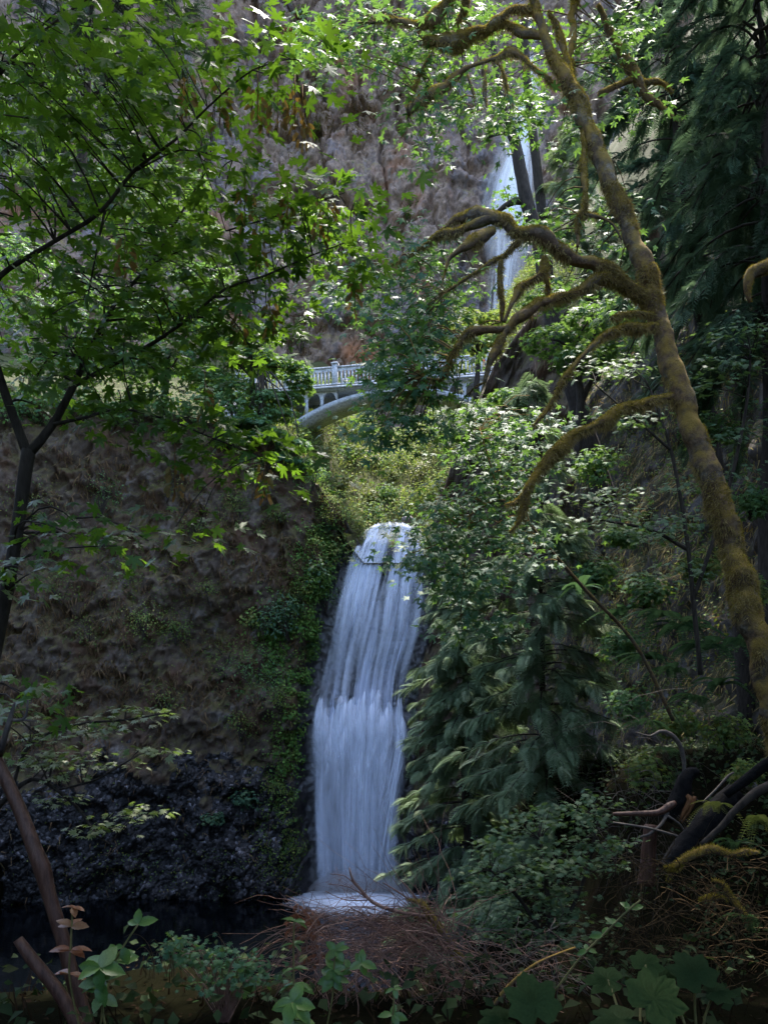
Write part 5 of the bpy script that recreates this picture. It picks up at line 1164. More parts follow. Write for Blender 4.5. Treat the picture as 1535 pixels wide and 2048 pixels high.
# gully and banks below the bridge
def make_gully():
    spots = []
    k = 0
    while len(spots) < 64 and k < 4000:
        k += 1; X = rng.uniform(-9, 8); Y = rng.uniform(51.5, 70); z = float(upper_z(A([X]), A([Y]))[0])
        if abs(X - .7 - (Y - 50) * .03) < 1.2 and Y < 53: continue
        px = PCX + X / Y * F; py = PCY - z / Y * F
        if not (575 < px < 930 and 790 < py < 1050): continue
        if any((X - a) ** 2 + (Y - b) ** 2 < .9 for a, b, _ in spots): continue
        spots.append((X, Y, z))
    for i, (X, Y, z) in enumerate(spots):
        pal = ('bank_leaf', 'tree_leaf', 'bank_leaf', 'fernpale', 'shrub_leaf')[i % 5]; r = rng.uniform(.75, 1.5)
        side = 'left' if X < .7 + (Y - 50) * .03 else 'right'; far = 'high on' if Y > 60 else 'low on' if Y < 55.5 else 'midway up'
        look = ('pale golden green', 'fresh green', 'yellow green', 'feathery tan green', 'dark olive')[i % 5]
        shrub('shrub', f'{look} shrub {far} the {side} bank in the thicket below the footbridge', A([X, Y, z + r * .35]), r, 420, .16, M[pal], group='thicket below the footbridge', clumps=7, tpl=OVAL[0] if i % 3 else LEAF_LO[0])
    xs = np.linspace(-26, 14, 90); ys = np.linspace(49.2, 80, 80); X, Y = np.meshgrid(xs, ys, indexing='ij'); V = np.stack([X, Y, upper_z(X, Y) - sstep(50.0, 47.4, Y) * 1.2], -1).reshape(-1, 3); T = grid_tris(90, 80)
    c = V[T].mean(1); w = np.where(np.abs(c[:, 0] - .7) < 1.5, np.where(c[:, 1] < 52.0, 0, 1), 1.) * (c[:, 0] > -8.5)
    p, nr = surf_sample(V, T, 26000, w); nr = nr * np.where(nr[:, 2:] < 0, -1, 1); n = len(p)
    VV, TT, t = scatter(BLADE2[0] * A([.09, 1, 1]), BLADE2[1], p, frames(rng.normal(size=(n, 3)) + A([0, -1, .3]), nr * .6 + rng.normal(size=(n, 3)) * .5 + A([0, -.3, .5])), .5 * rng.uniform(.5, 1.4, n))
    mk('bank_grass', VV, TT, M['grassgreen'], tint=t, kind='stuff', label='long pale grass covering the banks of the gully')
    p, nr = surf_sample(V, T, 20000, .3 + 2. * w); n = len(p); p = p[fbm(p * .4, 3, 5) > -.2]; n = len(p)
    VV, TT, t = scatter(*OVAL[0], p + A([0, -.2, .35]) + rng.normal(size=(n, 3)) * A([.2, .2, .25]), frames(A([0, -.5, 1.]) + rng.normal(size=(n, 3)) * .5, rng.normal(size=(n, 3)) + A([0, -.5, -.4])), .22 * rng.uniform(.6, 1.3, n))
    mk('ground_cover', VV, TT, M['bank_leaf'], tint=t, kind='stuff', label='mixed green and golden leaves over the gully banks')
make_gully()
# right shoulder of the fall and dry grass along the left bank edge
q = P(592, 940, 46.3)
cshrub(890, 960, 34, 'russet and green bush on the right shoulder above the fall', 'bank_leaf', 300, .13)
cshrub(905, 1000, 26, 'small ochre bush at the right shoulder of the lip', 'grass', 200, .12)
# far cliff shrubs
for px, py, r, m, lb in [(585, 62, 20, 'russet', 'russet orange bush high on the far cliff'), (592, 30, 14, 'russet', 'smaller orange bush above the russet one on the far cliff'), (602, 92, 12, 'grass', 'tan bush just below the russet bush'), (650, 185, 22, 'bank_leaf', 'yellow green bush on the far cliff right of the hanging seeds'), (605, 20, 12, 'shrub_leaf', 'dark green bush at the top of the far cliff'), (530, 205, 12, 'shrub_leaf', 'small green bush on the far cliff near the seed clusters'), (632, 250, 10, 'shrub_leaf', 'tiny bush on the middle ledge of the far cliff'), (600, 680, 30, 'shrub_leaf', 'olive bush at the foot of the far cliff above the bridge rail'), (570, 660, 22, 'shrub_leaf', 'olive bush left of the one above the bridge rail'), (820, 400, 18, 'shrub_leaf', 'dark bush on the far cliff left of the upper fall'), (815, 428, 12, 'shrub_leaf', 'lower dark bush on the far cliff left of the upper fall')]:
    k = np.argmin((FCP[:, 0] - px) ** 2 + (FCP[:, 1] - py) ** 2); d = FCV[k, 1] - .5; shrub('shrub', lb, P(px, py, d), r / F * d, 170, .30, M[m])

for px, py, r, m, lb in [(690, 1028, 20, 'bank_leaf', 'low yellow green plant on the grassy left edge of the lip'), (712, 1046, 14, 'fern', 'small green tuft right at the left corner of the lip'), (668, 1012, 22, 'grass', 'tawny grass clump on the left bank edge above the lip'), (645, 985, 24, 'bank_leaf', 'pale leafy clump higher on the left bank edge'), (720, 1052, 12, 'grassgreen', 'tiny grass tuft where the stream starts to fall'), (655, 1030, 22, 'shrub_leaf', 'olive bush on the rock left of the lip')]:
    cshrub(px, py, r, lb, m, 200, .10)
for k in range(11):
    cshrub(20 + k * 50, 812 + 8 * math.sin(k * 2.1), 42, 'leafy clifftop bush, ' + ('leftmost', 'second from the left', 'third from the left', 'fourth from the left', 'fifth from the left', 'middle one', 'fifth from the right', 'fourth from the right', 'third from the right', 'second from the right', 'rightmost')[k] + ' of the row behind the left maple', 'tree_leaf', 300, .17, LEAF_LO[0], group='bushes along the left clifftop')

for px, py, r, m, lb in [(60, 1000, 60, 'shrub_leaf', 'dim bush on the left cliff just right of the maple trunk'), (330, 960, 44, 'shrub_leaf', 'dim bush high on the left cliff under the lowest bright maple bough'), (200, 985, 46, 'tree_leaf', 'dim teal bush high on the left cliff'), (420, 1180, 34, 'shrub_leaf', 'olive bush in the middle of the left cliff'), (180, 1260, 40, 'shrub_leaf', 'dark bush left of the yellow green shrub'), (330, 1390, 40, 'shrub_leaf', 'low olive clump on the dry grass above the wet rock'), (480, 1450, 34, 'shrub_leaf', 'trailing olive clump above the leafy plant by the pool'), (590, 1690, 26, 'shrub_leaf', 'mossy green clump near the waterline beside the fall')]:
    cshrub(px, py, r, lb, m, 230, .11)

for px, py, d, r, m, lb in [(1290, 1180, 17, 40, 'tree_leaf', 'leafy bush on the right wall above the fern bank'), (1240, 1290, 18, 42, 'tree_leaf', 'leafy bush between the cedar and the fern bank'), (1400, 1130, 15, 36, 'shrub_leaf', 'bush on the right wall left of the leaning trunk'), (1500, 1000, 14, 40, 'tree_leaf', 'bush right of the leaning trunk at mid height'), (1505, 1180, 13.5, 36, 'shrub_leaf', 'small bush right of the leaning trunk low down'), (1260, 1400, 16, 44, 'tree_leaf', 'dusky green bush under the fern bank'), (1350, 1440, 14, 40, 'shrub_leaf', 'dusky bush above the arching bare branch'), (1450, 1460, 12.5, 42, 'shrub_leaf', 'dusky bush on the slope at the foot of the leaning trunk'), (1250, 1060, 19, 36, 'tree_leaf', 'bush on the right wall beside the cedar top'), (1190, 1150, 20, 40, 'tree_leaf', 'bush just right of the cedar trunk'), (1480, 1540, 11, 34, 'shrub_leaf', 'low bush beside the fallen log at the right edge'), (1290, 1540, 13, 40, 'shrub_leaf', 'low bush behind the pinkish bare branch'), (1420, 860, 15.5, 44, 'tree_leaf', 'teal bush right behind the middle of the leaning trunk'), (1200, 930, 21, 44, 'tree_leaf', 'teal bush behind the long mossy branch')]:
    shrub('shrub', lb, P(px, py, d), 1.2 * r / F * d, 520, .0052 * d, M[m], LEAF_LO[0], clumps=9)
for px, py, d, L, lb in [(1240, 1230, 17.5, .7, 'sword fern left of the fern bank by the cedar'), (1480, 1290, 12.5, .6, 'sword fern right of the leaning trunk'), (1390, 1400, 13, .55, 'sword fern at the foot of the fern bank'), (1290, 1450, 14, .55, 'dim sword fern low on the slope by the cedar'), (1160, 1180, 19, .7, 'sword fern on the rock behind the cedar trunk')]:
    fern(lb, P(px, py, d), L, 13, face=-PI / 2 - .4)

reg = tri_weight(CLP, CLT, [(612, 1330, 26, 150, 1), (640, 1150, 30, 80, 1.2), (585, 1500, 30, 120, .6), (560, 1280, 50, 60, .6)]) * (CLW[CLT].min(1) < .5)
cover('ground_cover', CLV, CLT, 9000, .17, M['lush'], reg, 'lush wet greenery along the left edge of the lower fall', lift=.3, thr=-.1)
# ------------------------------------------------------------------ foreground
def limb(name, rows, mat, label=None, cat=None, seg=9, amp=.12, step=.05, freq=5.0, seed=0, parent=None, group=None):
    q = smooth_path(pxpath(rows), step); V, T, uv = tube(q, seg, amp, freq, seed)
    return mk(name, V, T, mat, parent, uv=uv, smooth=True, label=label, cat=cat, group=group), V, T
pole = thing('dead_sapling', 'leaning reddish bare sapling trunk at the lower left', 'tree', P(190, 2100, 4.2))
limb('trunk', [(-30, 1470, 4.3, 22), (-2, 1530, 4.3, 24), (38, 1615, 4.25, 27), (72, 1705, 4.2, 29), (84, 1735, 4.2, 34), (100, 1795, 4.2, 28), (128, 1885, 4.2, 28), (150, 1970, 4.2, 30), (190, 2100, 4.2, 32)], M['redwood'], parent=pole, amp=.10, seg=12)
limb('branch', [(0, 1510, 4.3, 12), (14, 1460, 4.2, 10), (24, 1425, 4.2, 8), (30, 1405, 4.2, 4)], M['twiggrey'], parent=pole, amp=.2); br, _, _ = limb('branch', [(22, 1440, 4.2, 7), (45, 1440, 4.2, 6), (54, 1425, 4.2, 5), (56, 1400, 4.2, 4)], M['twiggrey'], parent=pole, amp=.2); limb('twig', [(45, 1440, 4.2, 5), (74, 1442, 4.2, 3)], M['twiggrey'], parent=br)
limb('broken_log', [(36, 1878, 4.0, 18), (62, 1915, 4.0, 24), (95, 1955, 4.0, 26), (128, 2000, 4.0, 27), (170, 2080, 4.0, 28)], M['redwood'], 'short broken reddish log leaning beside the sapling trunk', 'log', amp=.12, seg=12)

def evergreen(label, stem, leaves, mat='glossy', L=.055, w=2.0):
    """stem rows (px,py,d); leaves (px,py,d,angle deg on screen, size mult, tilt)"""
    b = P(*stem[0]); root = thing('evergreen_sprig', label, 'plant', b, 'evergreen sprigs in the foreground')
    q = smooth_path([list(P(*s)) + [w / F * s[2]] for s in stem], .02); V, T, uv = tube(q, 6, .1, 20); mk('stem', V, T, M['stem'], root, uv=uv, smooth=True)
    me = mesh_data('leaf', SERR[0], SERR[1], M[mat], smooth=True)
    for px, py, d, ang, m, tl in leaves:
        c = P(px, py, d); k = q[np.argmin(np.linalg.norm(q[:, :3] - c, axis=1)), :3]
        a = math.radians(ang); tip = A([math.cos(a), rng.normal() * .25, math.sin(a)]); nr = A([rng.normal() * .2 - .3 * math.sin(a) * 0, -tl, 1 - .5 * abs(tl)]) + rng.normal(size=3) * .1
        inst('leaf', me, k, frames(nr, tip), L * m, root)
    return root
def whorl(px, py, d, m, n=5, tilt=.6): return [(px + rng.uniform(-2, 2), py, d, k * 360 / n + rng.uniform(-25, 25), m * rng.uniform(.8, 1.2), tilt * rng.uniform(.4, 1.4)) for k in range(n)]
evergreen('bronze leaved sprig in front of the sapling trunk', [(165, 2080, 3.6), (140, 1960, 3.6), (142, 1890, 3.6), (146, 1815, 3.6)], whorl(140, 1895, 3.6, 1.5, 5, .3) + whorl(143, 1855, 3.6, 1.4, 5, .4) + whorl(146, 1818, 3.6, 1.0, 4, .3) + whorl(140, 1942, 3.6, 1.5, 4, .2), 'bronze')
evergreen('tall sprig with a pale upright top leaf left of centre', [(200, 2060, 3.5), (215, 1960, 3.5), (240, 1905, 3.5), (262, 1870, 3.5), (277, 1848, 3.5)], [(277, 1848, 3.5, 100, 1.25, 1.2), (277, 1848, 3.5, 20, 1.5, .7), (277, 1848, 3.5, 165, 1.1, .5), (246, 1895, 3.5, 170, .8, .8), (250, 1893, 3.5, -70, 1.4, .9)] + whorl(228, 1920, 3.5, 1.5, 6, .8))
evergreen('low dark sprig with pale leaf edges near the sapling foot', [(215, 2080, 3.4), (205, 2010, 3.4), (200, 1935, 3.4)], whorl(200, 1932, 3.4, 1.7, 6, .9) + whorl(204, 1965, 3.4, 1.6, 6, .6) + whorl(232, 1985, 3.4, 1.4, 4, .5))
evergreen('upright yellow stemmed sprig with thin edge on leaves', [(592, 2090, 3.5), (588, 1990, 3.5), (587, 1900, 3.5), (588, 1842, 3.5)], whorl(588, 1845, 3.5, 1.2, 5, .05) + whorl(587, 1890, 3.5, .9, 4, .05) + whorl(587, 1935, 3.5, 1.0, 4, .05) + whorl(588, 1970, 3.5, 1.6, 5, .05), 'glossy')
evergreen('glossy sprig of rounded leaves under the dry brush', [(650, 2070, 3.5), (665, 1990, 3.5), (668, 1930, 3.5), (672, 1900, 3.5)], whorl(672, 1902, 3.5, 1.0, 5, 1.0) + whorl(668, 1935, 3.5, 1.2, 6, 1.0) + whorl(667, 1955, 3.5, 1.3, 6, .9))
evergreen('side sprig with three leaves right of the rounded leaf sprig', [(668, 1950, 3.5), (700, 1935, 3.48), (722, 1926, 3.45)], whorl(722, 1926, 3.45, 1.1, 5, .8) + whorl(700, 1935, 3.48, .9, 3, .8))
evergreen('spreading sprig at the bottom edge left of centre', [(600, 2100, 3.2), (588, 2040, 3.2), (585, 2005, 3.2)], whorl(586, 2008, 3.2, 1.7, 7, .7) + whorl(588, 2035, 3.2, 1.5, 5, .4))
evergreen('small upright sprig at the bottom centre', [(775, 2090, 3.4), (785, 2030, 3.4), (788, 1978, 3.4)], whorl(788, 1980, 3.4, .7, 4, .6) + whorl(785, 2028, 3.4, 1.0, 4, .5))
evergreen('arching bright sprig below the vine maple shrub at right', [(1110, 1980, 3.8), (1160, 1915, 3.8), (1205, 1870, 3.8), (1245, 1830, 3.8), (1280, 1800, 3.8)], [(1250, 1828, 3.8, 80, .9, 1.2), (1262, 1815, 3.8, 0, 1.2, .6), (1262, 1815, 3.8, 130, 1, .6), (1232, 1843, 3.8, 180, 1, .6), (1222, 1852, 3.8, 160, .9, .6), (1225, 1852, 3.8, -10, .8, .7), (1205, 1872, 3.8, 165, 1.2, .6), (1205, 1872, 3.8, 60, .9, .8), (1175, 1902, 3.8, 170, 1.0, .5), (1175, 1902, 3.8, 110, .7, .6), (1178, 1900, 3.8, -20, .9, .6)])

# broad leaves at the bottom edge
def broadleaf(label, base, leaves):
    root = thing('broad_leaved_plant', label, 'plant', base)
    for px, py, d, ang, s, face in leaves:
        a = math.radians(ang); c = P(px, py, d); tip = A([math.cos(a), -.1, math.sin(a)]); nr = A([0, -face, 1 - face * .6]) + rng.normal(size=3) * .08
        R = frames(nr, tip); half = [(0, 1.0), (8, .86), (14, .88), (22, .74), (30, .62), (40, .80), (50, .90), (58, .78), (66, .74), (78, .60), (92, .70), (104, .76), (118, .62), (140, .62), (160, .58), (180, .30)]
        tv, tt = leaf_from(half, stalk=.1, droop=.22, fold=.10, curl=.03)
        # ribs: subdivide radially for a quilted blade
        n = len(half) * 2 - 2; ring = tv[1:1 + n]; ctr = tv[0]; V = [ctr]; 
        for f, ss in ((.33, .04), (.66, -.03), (1.0, .02)): V += list(ctr + (ring - ctr) * f + np.stack([np.zeros(n), np.zeros(n), ss * np.cos(np.arange(n) * np.pi)], -1))
        T = [[0, 1 + (i + 1) % n, 1 + i] for i in range(n)]
        for k in range(2):
            for i in range(n): p, q = 1 + k * n + i, 1 + k * n + (i + 1) % n; T += [[p, q, q + n], [p, q + n, p + n]]
        V = A(V) - A([0, .42, 0])
        inst('leaf', mesh_data('leaf', V, A(T), M['bigleaf']), c, R, s, root)
        V2, T2_, uv = tube(smooth_path([list(base) + [.006], list((A(base) + c) / 2 + A([0, .03, .05])) + [.005], list(c) + [.004]], .05), 5); mk('stalk', V2, T2_, M['stem'], root)
broadleaf('broad quilted leaf with an orange notch at the bottom edge', P(1080, 2200, 2.4), [(1068, 2010, 2.4, 95, .115, .75), (1000, 2040, 2.45, 200, .08, .4)])
broadleaf('large lobed leaves spreading at the bottom right', P(1280, 2200, 2.5), [(1305, 2000, 2.5, 50, .13, .7), (1240, 2040, 2.5, 185, .11, .3), (1290, 1930, 2.8, 60, .08, .5), (1215, 1960, 2.8, 140, .09, .4)])
broadleaf('shaded lobed leaves farther right at the bottom', P(1400, 2150, 2.9), [(1390, 1950, 2.9, 100, .12, .6), (1430, 1985, 2.9, 10, .08, .4), (1330, 1960, 3, 150, .07, .5)])

# trailing shrub with dark teal lobed leaves
C = clusters_from([(380, 1915, 50, 30, 4.2, 4.8, 9), (440, 1925, 60, 25, 4.2, 4.8, 9), (520, 1950, 50, 22, 4.2, 4.8, 7), (350, 1890, 25, 18, 4.2, 4.6, 4), (470, 1960, 70, 25, 4.1, 4.7, 7)])
root = thing('trailing_shrub', 'low shrub of dark teal lobed leaves in front of the pool', 'shrub', P(450, 2060, 4.4)); ac = Acc()
for c in C: V, T, uv = tube(twig_to(P(450, 2060, 4.4), c, .004, .002, .25, 7), 4, cap=False); ac.add(V, T)
ac.obj('stems', M['twig'], root, kind='stuff'); pos, R = cluster_leaves(C, 16, .085, .5, 1.0, .5, .4, toward=(0, -.3, 0)); leafy(root, LEAF_VN, M['vine_leaf'] if False else M['maple_leaf2'], pos, R, .026 * rng.uniform(.7, 1.2, len(pos)), 120)

# dry brush and fallen sticks
def arcs(root, name, mat, n, box_px, d, L, r, start=None, bend=.6, seg=3):
    ac = Acc()
    for i in range(n):
        a = P(rng.uniform(*box_px[0]), rng.uniform(*box_px[1]), rng.uniform(*d)) if start is None else start + rng.normal(size=3) * A([.05, .1, .04])
        ang = rng.uniform(0, 2 * PI) if start is None else rng.uniform(.35 * PI, 1.12 * PI); l = L * rng.uniform(.5, 1.3); m = 9; t = np.linspace(0, 1, m)[:, None]
        dr = A([math.cos(ang), rng.normal() * .3, math.sin(ang) * .7]); up = A([0, 0, -bend * rng.uniform(.3, 1.4)]) + rng.normal(size=3) * .25
        p = a + dr * l * t + up * l * t * t + rng.normal(size=(m, 3)) * .012 * l
        V, T, uv = tube(np.concatenate([p, r * (1.1 - .8 * t)], 1), seg, cap=False); ac.add(V, T)
    ac.obj(name, mat, root, kind='stuff')
root = thing('dry_brush', 'tangle of reddish brown dry twigs in front of the foot of the fall', 'brush', P(800, 1990, 5.2))
arcs(root, 'twigs', M['twig'], 230, ((590, 930), (1820, 1970)), (4.7, 5.6), .55, .0036)
arcs(root, 'fine_twigs', M['twig'], 280, ((610, 880), (1815, 1940)), (4.8, 5.6), .40, .0022, bend=.3)
arcs(root, 'twigs', M['twig'], 70, None, None, 1.0, .0036, start=P(890, 1880, 5.2), bend=.25)
root = thing('dry_brush', 'heap of grey brown arching stems below the vine maple shrub', 'brush', P(1010, 1990, 5.0))
arcs(root, 'twigs', M['twiggrey'], 110, ((880, 1120), (1840, 1980)), (4.6, 5.6), .5, .0026, bend=.8)
arcs(root, 'fine_twigs', M['twig'], 120, ((870, 1140), (1880, 2020)), (4.4, 5.4), .4, .0018, bend=.6)
root = thing('dry_brush', 'faint grey twiggy brush behind the charred log', 'brush', P(1270, 1700, 11.5))
arcs(root, 'twigs', M['twiggrey'], 110, ((1190, 1340), (1400, 1720)), (10.5, 12.5), 1.0, .004, bend=.7)
root = thing('dry_brush', 'mossy brown tangle on the dark slope at the lower right', 'brush', P(1400, 1900, 6.2))
arcs(root, 'twigs', M['twigdark'], 170, ((1230, 1535), (1700, 1930)), (5.4, 7.5), .55, .004, bend=.5)
arcs(root, 'fine_twigs', M['twigdark'], 150, ((1200, 1535), (1720, 2040)), (4.4, 7), .45, .0022, bend=.5)
root = thing('dry_grass_tuft', 'thin curling dry grass stems above the trailing shrub', 'grass', P(330, 1980, 4.3))
for k in range(26):
    x = rng.choice([310, 330, 350, 460, 475, 490, 300]) + rng.uniform(-20, 20); a = P(x, rng.uniform(1930, 1960), 4.3); h = rng.uniform(.12, .32); s = rng.choice([-1, 1]) * rng.uniform(.2, .6); t = np.linspace(0, 1, 10)[:, None]
    p = a + A([s * h, 0, 0]) * t ** 2 + A([0, 0, h]) * (t - .45 * t ** 4); V, T, uv = tube(np.concatenate([p, .0022 - .0012 * t], 1), 3, cap=False); mk('stem', V, T, M['grass'], root)
# mossy stick reaching up from the brush, and the sticks crossing the foam
root = thing('mossy_stick', 'moss covered stick rising from the dry brush at the foot of the fall', 'branch', P(910, 1900, 5.2))
_, V, T = limb('stick', [(920, 1920, 5.2, 16), (885, 1868, 5.2, 17), (855, 1825, 5.2, 15), (838, 1805, 5.2, 11), (815, 1800, 5.2, 6)], M['maplebark'], parent=root, amp=.3, freq=12); limb('fork', [(868, 1842, 5.2, 9), (845, 1832, 5.2, 11), (828, 1836, 5.2, 5)], M['maplebark'], parent=root, amp=.3, freq=12)
limb('twig', [(822, 1802, 5.2, 4), (790, 1780, 5.2, 3), (765, 1765, 5.2, 2)], M['twig'], parent=root); limb('twig', [(838, 1805, 5.2, 4), (815, 1775, 5.2, 3), (800, 1760, 5.2, 2)], M['twig'], parent=root)
VV, TT, t = moss_on(V, T, 2600, .016, .002, .2, top=.6); mk('moss', VV, TT, M['moss'], root, tint=t, kind='stuff')
root = thing('dead_branch', 'bare curved branch crossing in front of the foam', 'branch', P(850, 1830, 5.0))
limb('stick', [(850, 1832, 5.0, 7), (790, 1822, 5.0, 7), (745, 1805, 5.0, 7), (720, 1778, 5.0, 6), (705, 1760, 5.0, 5), (698, 1735, 5.0, 3)], M['twig'], parent=root, amp=.2)
for rows in ([(745, 1805, 5, 3), (700, 1775, 5, 2), (655, 1768, 5, 1.5)], [(715, 1775, 5, 3), (690, 1752, 5, 2), (660, 1748, 5, 1.5)], [(735, 1800, 5, 3), (690, 1800, 5, 2), (650, 1782, 5, 1.5)], [(730, 1790, 5, 2), (733, 1765, 5, 1.5), (728, 1745, 5, 1)]): limb('twig', rows, M['twig'], parent=root, seg=5)
arcs(root, 'fine_twigs', M['twig'], 46, ((650, 740), (1755, 1800)), (4.95, 5.1), .13, .0012, bend=.2)
# dead red fern
root = thing('dead_fern', 'dead russet fern drooping left of the dry brush', 'fern', P(620, 1850, 4.9))
for k, rows in enumerate([[(650, 1870), (615, 1830), (598, 1810), (588, 1812)], [(650, 1875), (605, 1835), (585, 1830), (572, 1842)], [(655, 1880), (615, 1855), (590, 1850), (570, 1866)], [(660, 1890), (625, 1870), (600, 1872), (580, 1890)], [(665, 1900), (630, 1890), (605, 1896), (590, 1912)], [(670, 1915), (635, 1908), (612, 1916), (600, 1930)], [(655, 1870), (630, 1830), (615, 1815), (608, 1822)], [(690, 1920), (660, 1905), (640, 1915), (625, 1935)]]):
    q = smooth_path([list(P(a, b, 4.9 + .03 * k)) + [.0016] for a, b in rows], .01); V, T, uv = tube(q, 4, cap=False); ac = Acc(); ac.add(V, T, .1)
    m = 120; i = rng.integers(int(len(q) * .35), len(q), m); tip = np.stack([rng.normal(size=m) * .25, rng.normal(size=m) * .25, -np.ones(m)], -1)
    V, T, t = scatter(BLADE2[0] * A([.10, 1, .4]), BLADE2[1], q[i, :3], frames(rng.normal(size=(m, 3)) + A([0, -1., 0]), tip), rng.uniform(.02, .055, m)); ac.add(V, T, t)
    ac.obj('frond', M['deadfern'], root)
# sticks at the lower right
limb('mossy_stick', [(970, 2048, 4.6, 9), (1005, 1985, 4.6, 8), (1060, 1935, 4.6, 7), (1110, 1910, 4.6, 5), (1150, 1895, 4.6, 4)], M['maplebark'], 'thin mossy stick curving across the grey stems at the bottom', 'branch', seg=7, amp=.3, freq=15)

# charred log, broken branches and mossy boughs on the right slope
root = thing('charred_log', 'charred black broken log with orange splintered wood on the right slope', 'log', P(1330, 1640, 10.5))
limb('log', [(1330, 1640, 10.5, 26), (1345, 1615, 10.5, 34), (1362, 1585, 10.5, 34), (1368, 1560, 10.5, 30), (1382, 1545, 10.5, 26), (1392, 1548, 10.5, 18)], M['char'], parent=root, amp=.3, freq=6)
for rows in ([(1372, 1590, 10.4, 8), (1378, 1600, 10.4, 14), (1368, 1622, 10.4, 10), (1358, 1642, 10.4, 3)], [(1388, 1592, 10.4, 6), (1384, 1606, 10.4, 10), (1374, 1626, 10.4, 7), (1362, 1646, 10.4, 3)]): limb('splinter', rows, M['russetwood'] if 'russetwood' in M else M['redwood'], parent=root, seg=6)
limb('dead_branch', [(1225, 1628, 10.4, 8), (1270, 1627, 10.4, 10), (1315, 1625, 10.4, 13), (1338, 1612, 10.4, 16), (1350, 1605, 10.4, 10)], M['redwood'], 'pinkish bare branch reaching left from the charred log', 'branch', amp=.15)
limb('dead_branch', [(1367, 1548, 10.6, 7), (1366, 1520, 10.6, 8), (1358, 1490, 10.6, 9), (1340, 1468, 10.6, 9), (1318, 1463, 10.6, 7), (1300, 1472, 10.6, 4), (1270, 1465, 10.6, 3)], M['twiggrey'], 'thin bare branch arching above the charred log', 'branch')
limb('dead_branch', [(1335, 1625, 10.4, 7), (1320, 1650, 10.3, 7), (1295, 1670, 10.3, 6), (1275, 1675, 10.3, 4), (1270, 1695, 10.3, 3)], M['twiggrey'], 'grey bare branch hooking down left of the charred log', 'branch')
limb('dead_branch', [(1225, 1645, 10.2, 4), (1290, 1655, 10.2, 5), (1340, 1668, 10.2, 5), (1375, 1680, 10.2, 3)], M['twiggrey'], 'thin grey stick lying below the charred log', 'branch')
limb('dead_branch', [(1335, 1632, 10.2, 5), (1360, 1650, 10.2, 4), (1370, 1670, 10.2, 4), (1380, 1692, 10.2, 2)], M['twiggrey'], 'thin stick slanting right under the charred log', 'branch')
limb('stump', [(1300, 1650, 10.8, 24), (1298, 1680, 10.8, 26), (1295, 1720, 10.8, 30), (1292, 1770, 10.8, 36)], M['redwood'], 'slim reddish stump standing left of the charred log', 'stump', amp=.2)
limb('plank', [(1404, 1605, 9.8, 4), (1430, 1580, 9.8, 5), (1455, 1552, 9.8, 5), (1466, 1545, 9.8, 4)], M['twiggrey'], 'pale straight edge of a split log above the dark hollow', 'log')
root = thing('fallen_log', 'black split fallen log lying on the slope at the right edge', 'log', P(1350, 1720, 9.9)); limb('log', [(1330, 1740, 9.9, 36), (1380, 1680, 9.9, 46), (1430, 1625, 9.9, 50), (1470, 1580, 9.9, 40)], M['char'], parent=root, amp=.25, freq=4, seg=14)
limb('fallen_log', [(1450, 1590, 9.6, 16), (1490, 1560, 9.5, 20), (1530, 1530, 9.4, 24), (1590, 1490, 9.2, 24)], M['char'], 'dark fallen log rising to the right edge of the slope', 'log', amp=.2)
limb('dead_branch', [(1400, 1690, 8, 10), (1440, 1655, 8, 14), (1470, 1620, 8, 16), (1510, 1585, 8, 18), (1560, 1560, 8, 20)], M['bark'], 'dark crooked branch with moss at the right edge', 'branch', amp=.25)
def mossy_bough(label, rowsets, n):
    root = thing('mossy_branch', label, 'branch', P(*rowsets[0][0][:3])); ac = Acc()
    for rows in rowsets:
        _, V, T = limb('branch', rows, M['maplebark'], parent=root, amp=.5, freq=8); VV, TT, t = moss_on(V, T, n, .022, .003, .2, top=.7, keep=-.4); ac.add(VV, TT, t)
    ac.obj('moss', M['moss'], root, kind='stuff')
mossy_bough('golden mossy branch lying across the dark slope at right', [[(1335, 1760, 6.4, 6), (1345, 1735, 6.4, 10), (1375, 1715, 6.4, 13), (1405, 1702, 6.4, 17), (1430, 1700, 6.4, 18), (1460, 1710, 6.4, 10), (1490, 1705, 6.4, 14), (1515, 1705, 6.4, 8)], [(1330, 1735, 6.4, 6), (1350, 1738, 6.4, 10), (1362, 1728, 6.4, 6)]], 2600)
mossy_bough('small mossy branch below the golden one on the right slope', [[(1425, 1760, 6.2, 5), (1445, 1770, 6.2, 9), (1455, 1790, 6.2, 14), (1470, 1810, 6.2, 12), (1490, 1830, 6.2, 6)], [(1400, 1800, 6.2, 6), (1430, 1795, 6.2, 12), (1450, 1800, 6.2, 8)]], 1600)
mossy_bough('crooked mossy branch poking in from the right edge', [[(1570, 515, 9.5, 30), (1530, 535, 9.5, 26), (1500, 548, 9.5, 24), (1494, 575, 9.5, 16), (1498, 605, 9.5, 8)]], 3000)
mossy_bough('dark mossy branch hanging beside the cedar at the upper right', [[(1195, 10, 12.5, 10), (1215, 55, 12.5, 14), (1243, 108, 12.5, 18), (1268, 145, 12.5, 24), (1285, 185, 12.5, 18), (1325, 215, 12.5, 12), (1350, 240, 12.5, 5)], [(1262, 160, 12.5, 14), (1225, 175, 12.5, 10), (1198, 190, 12.5, 14)], [(1285, 165, 12.5, 12), (1320, 165, 12.5, 9), (1345, 185, 12.5, 5)]], 1800)

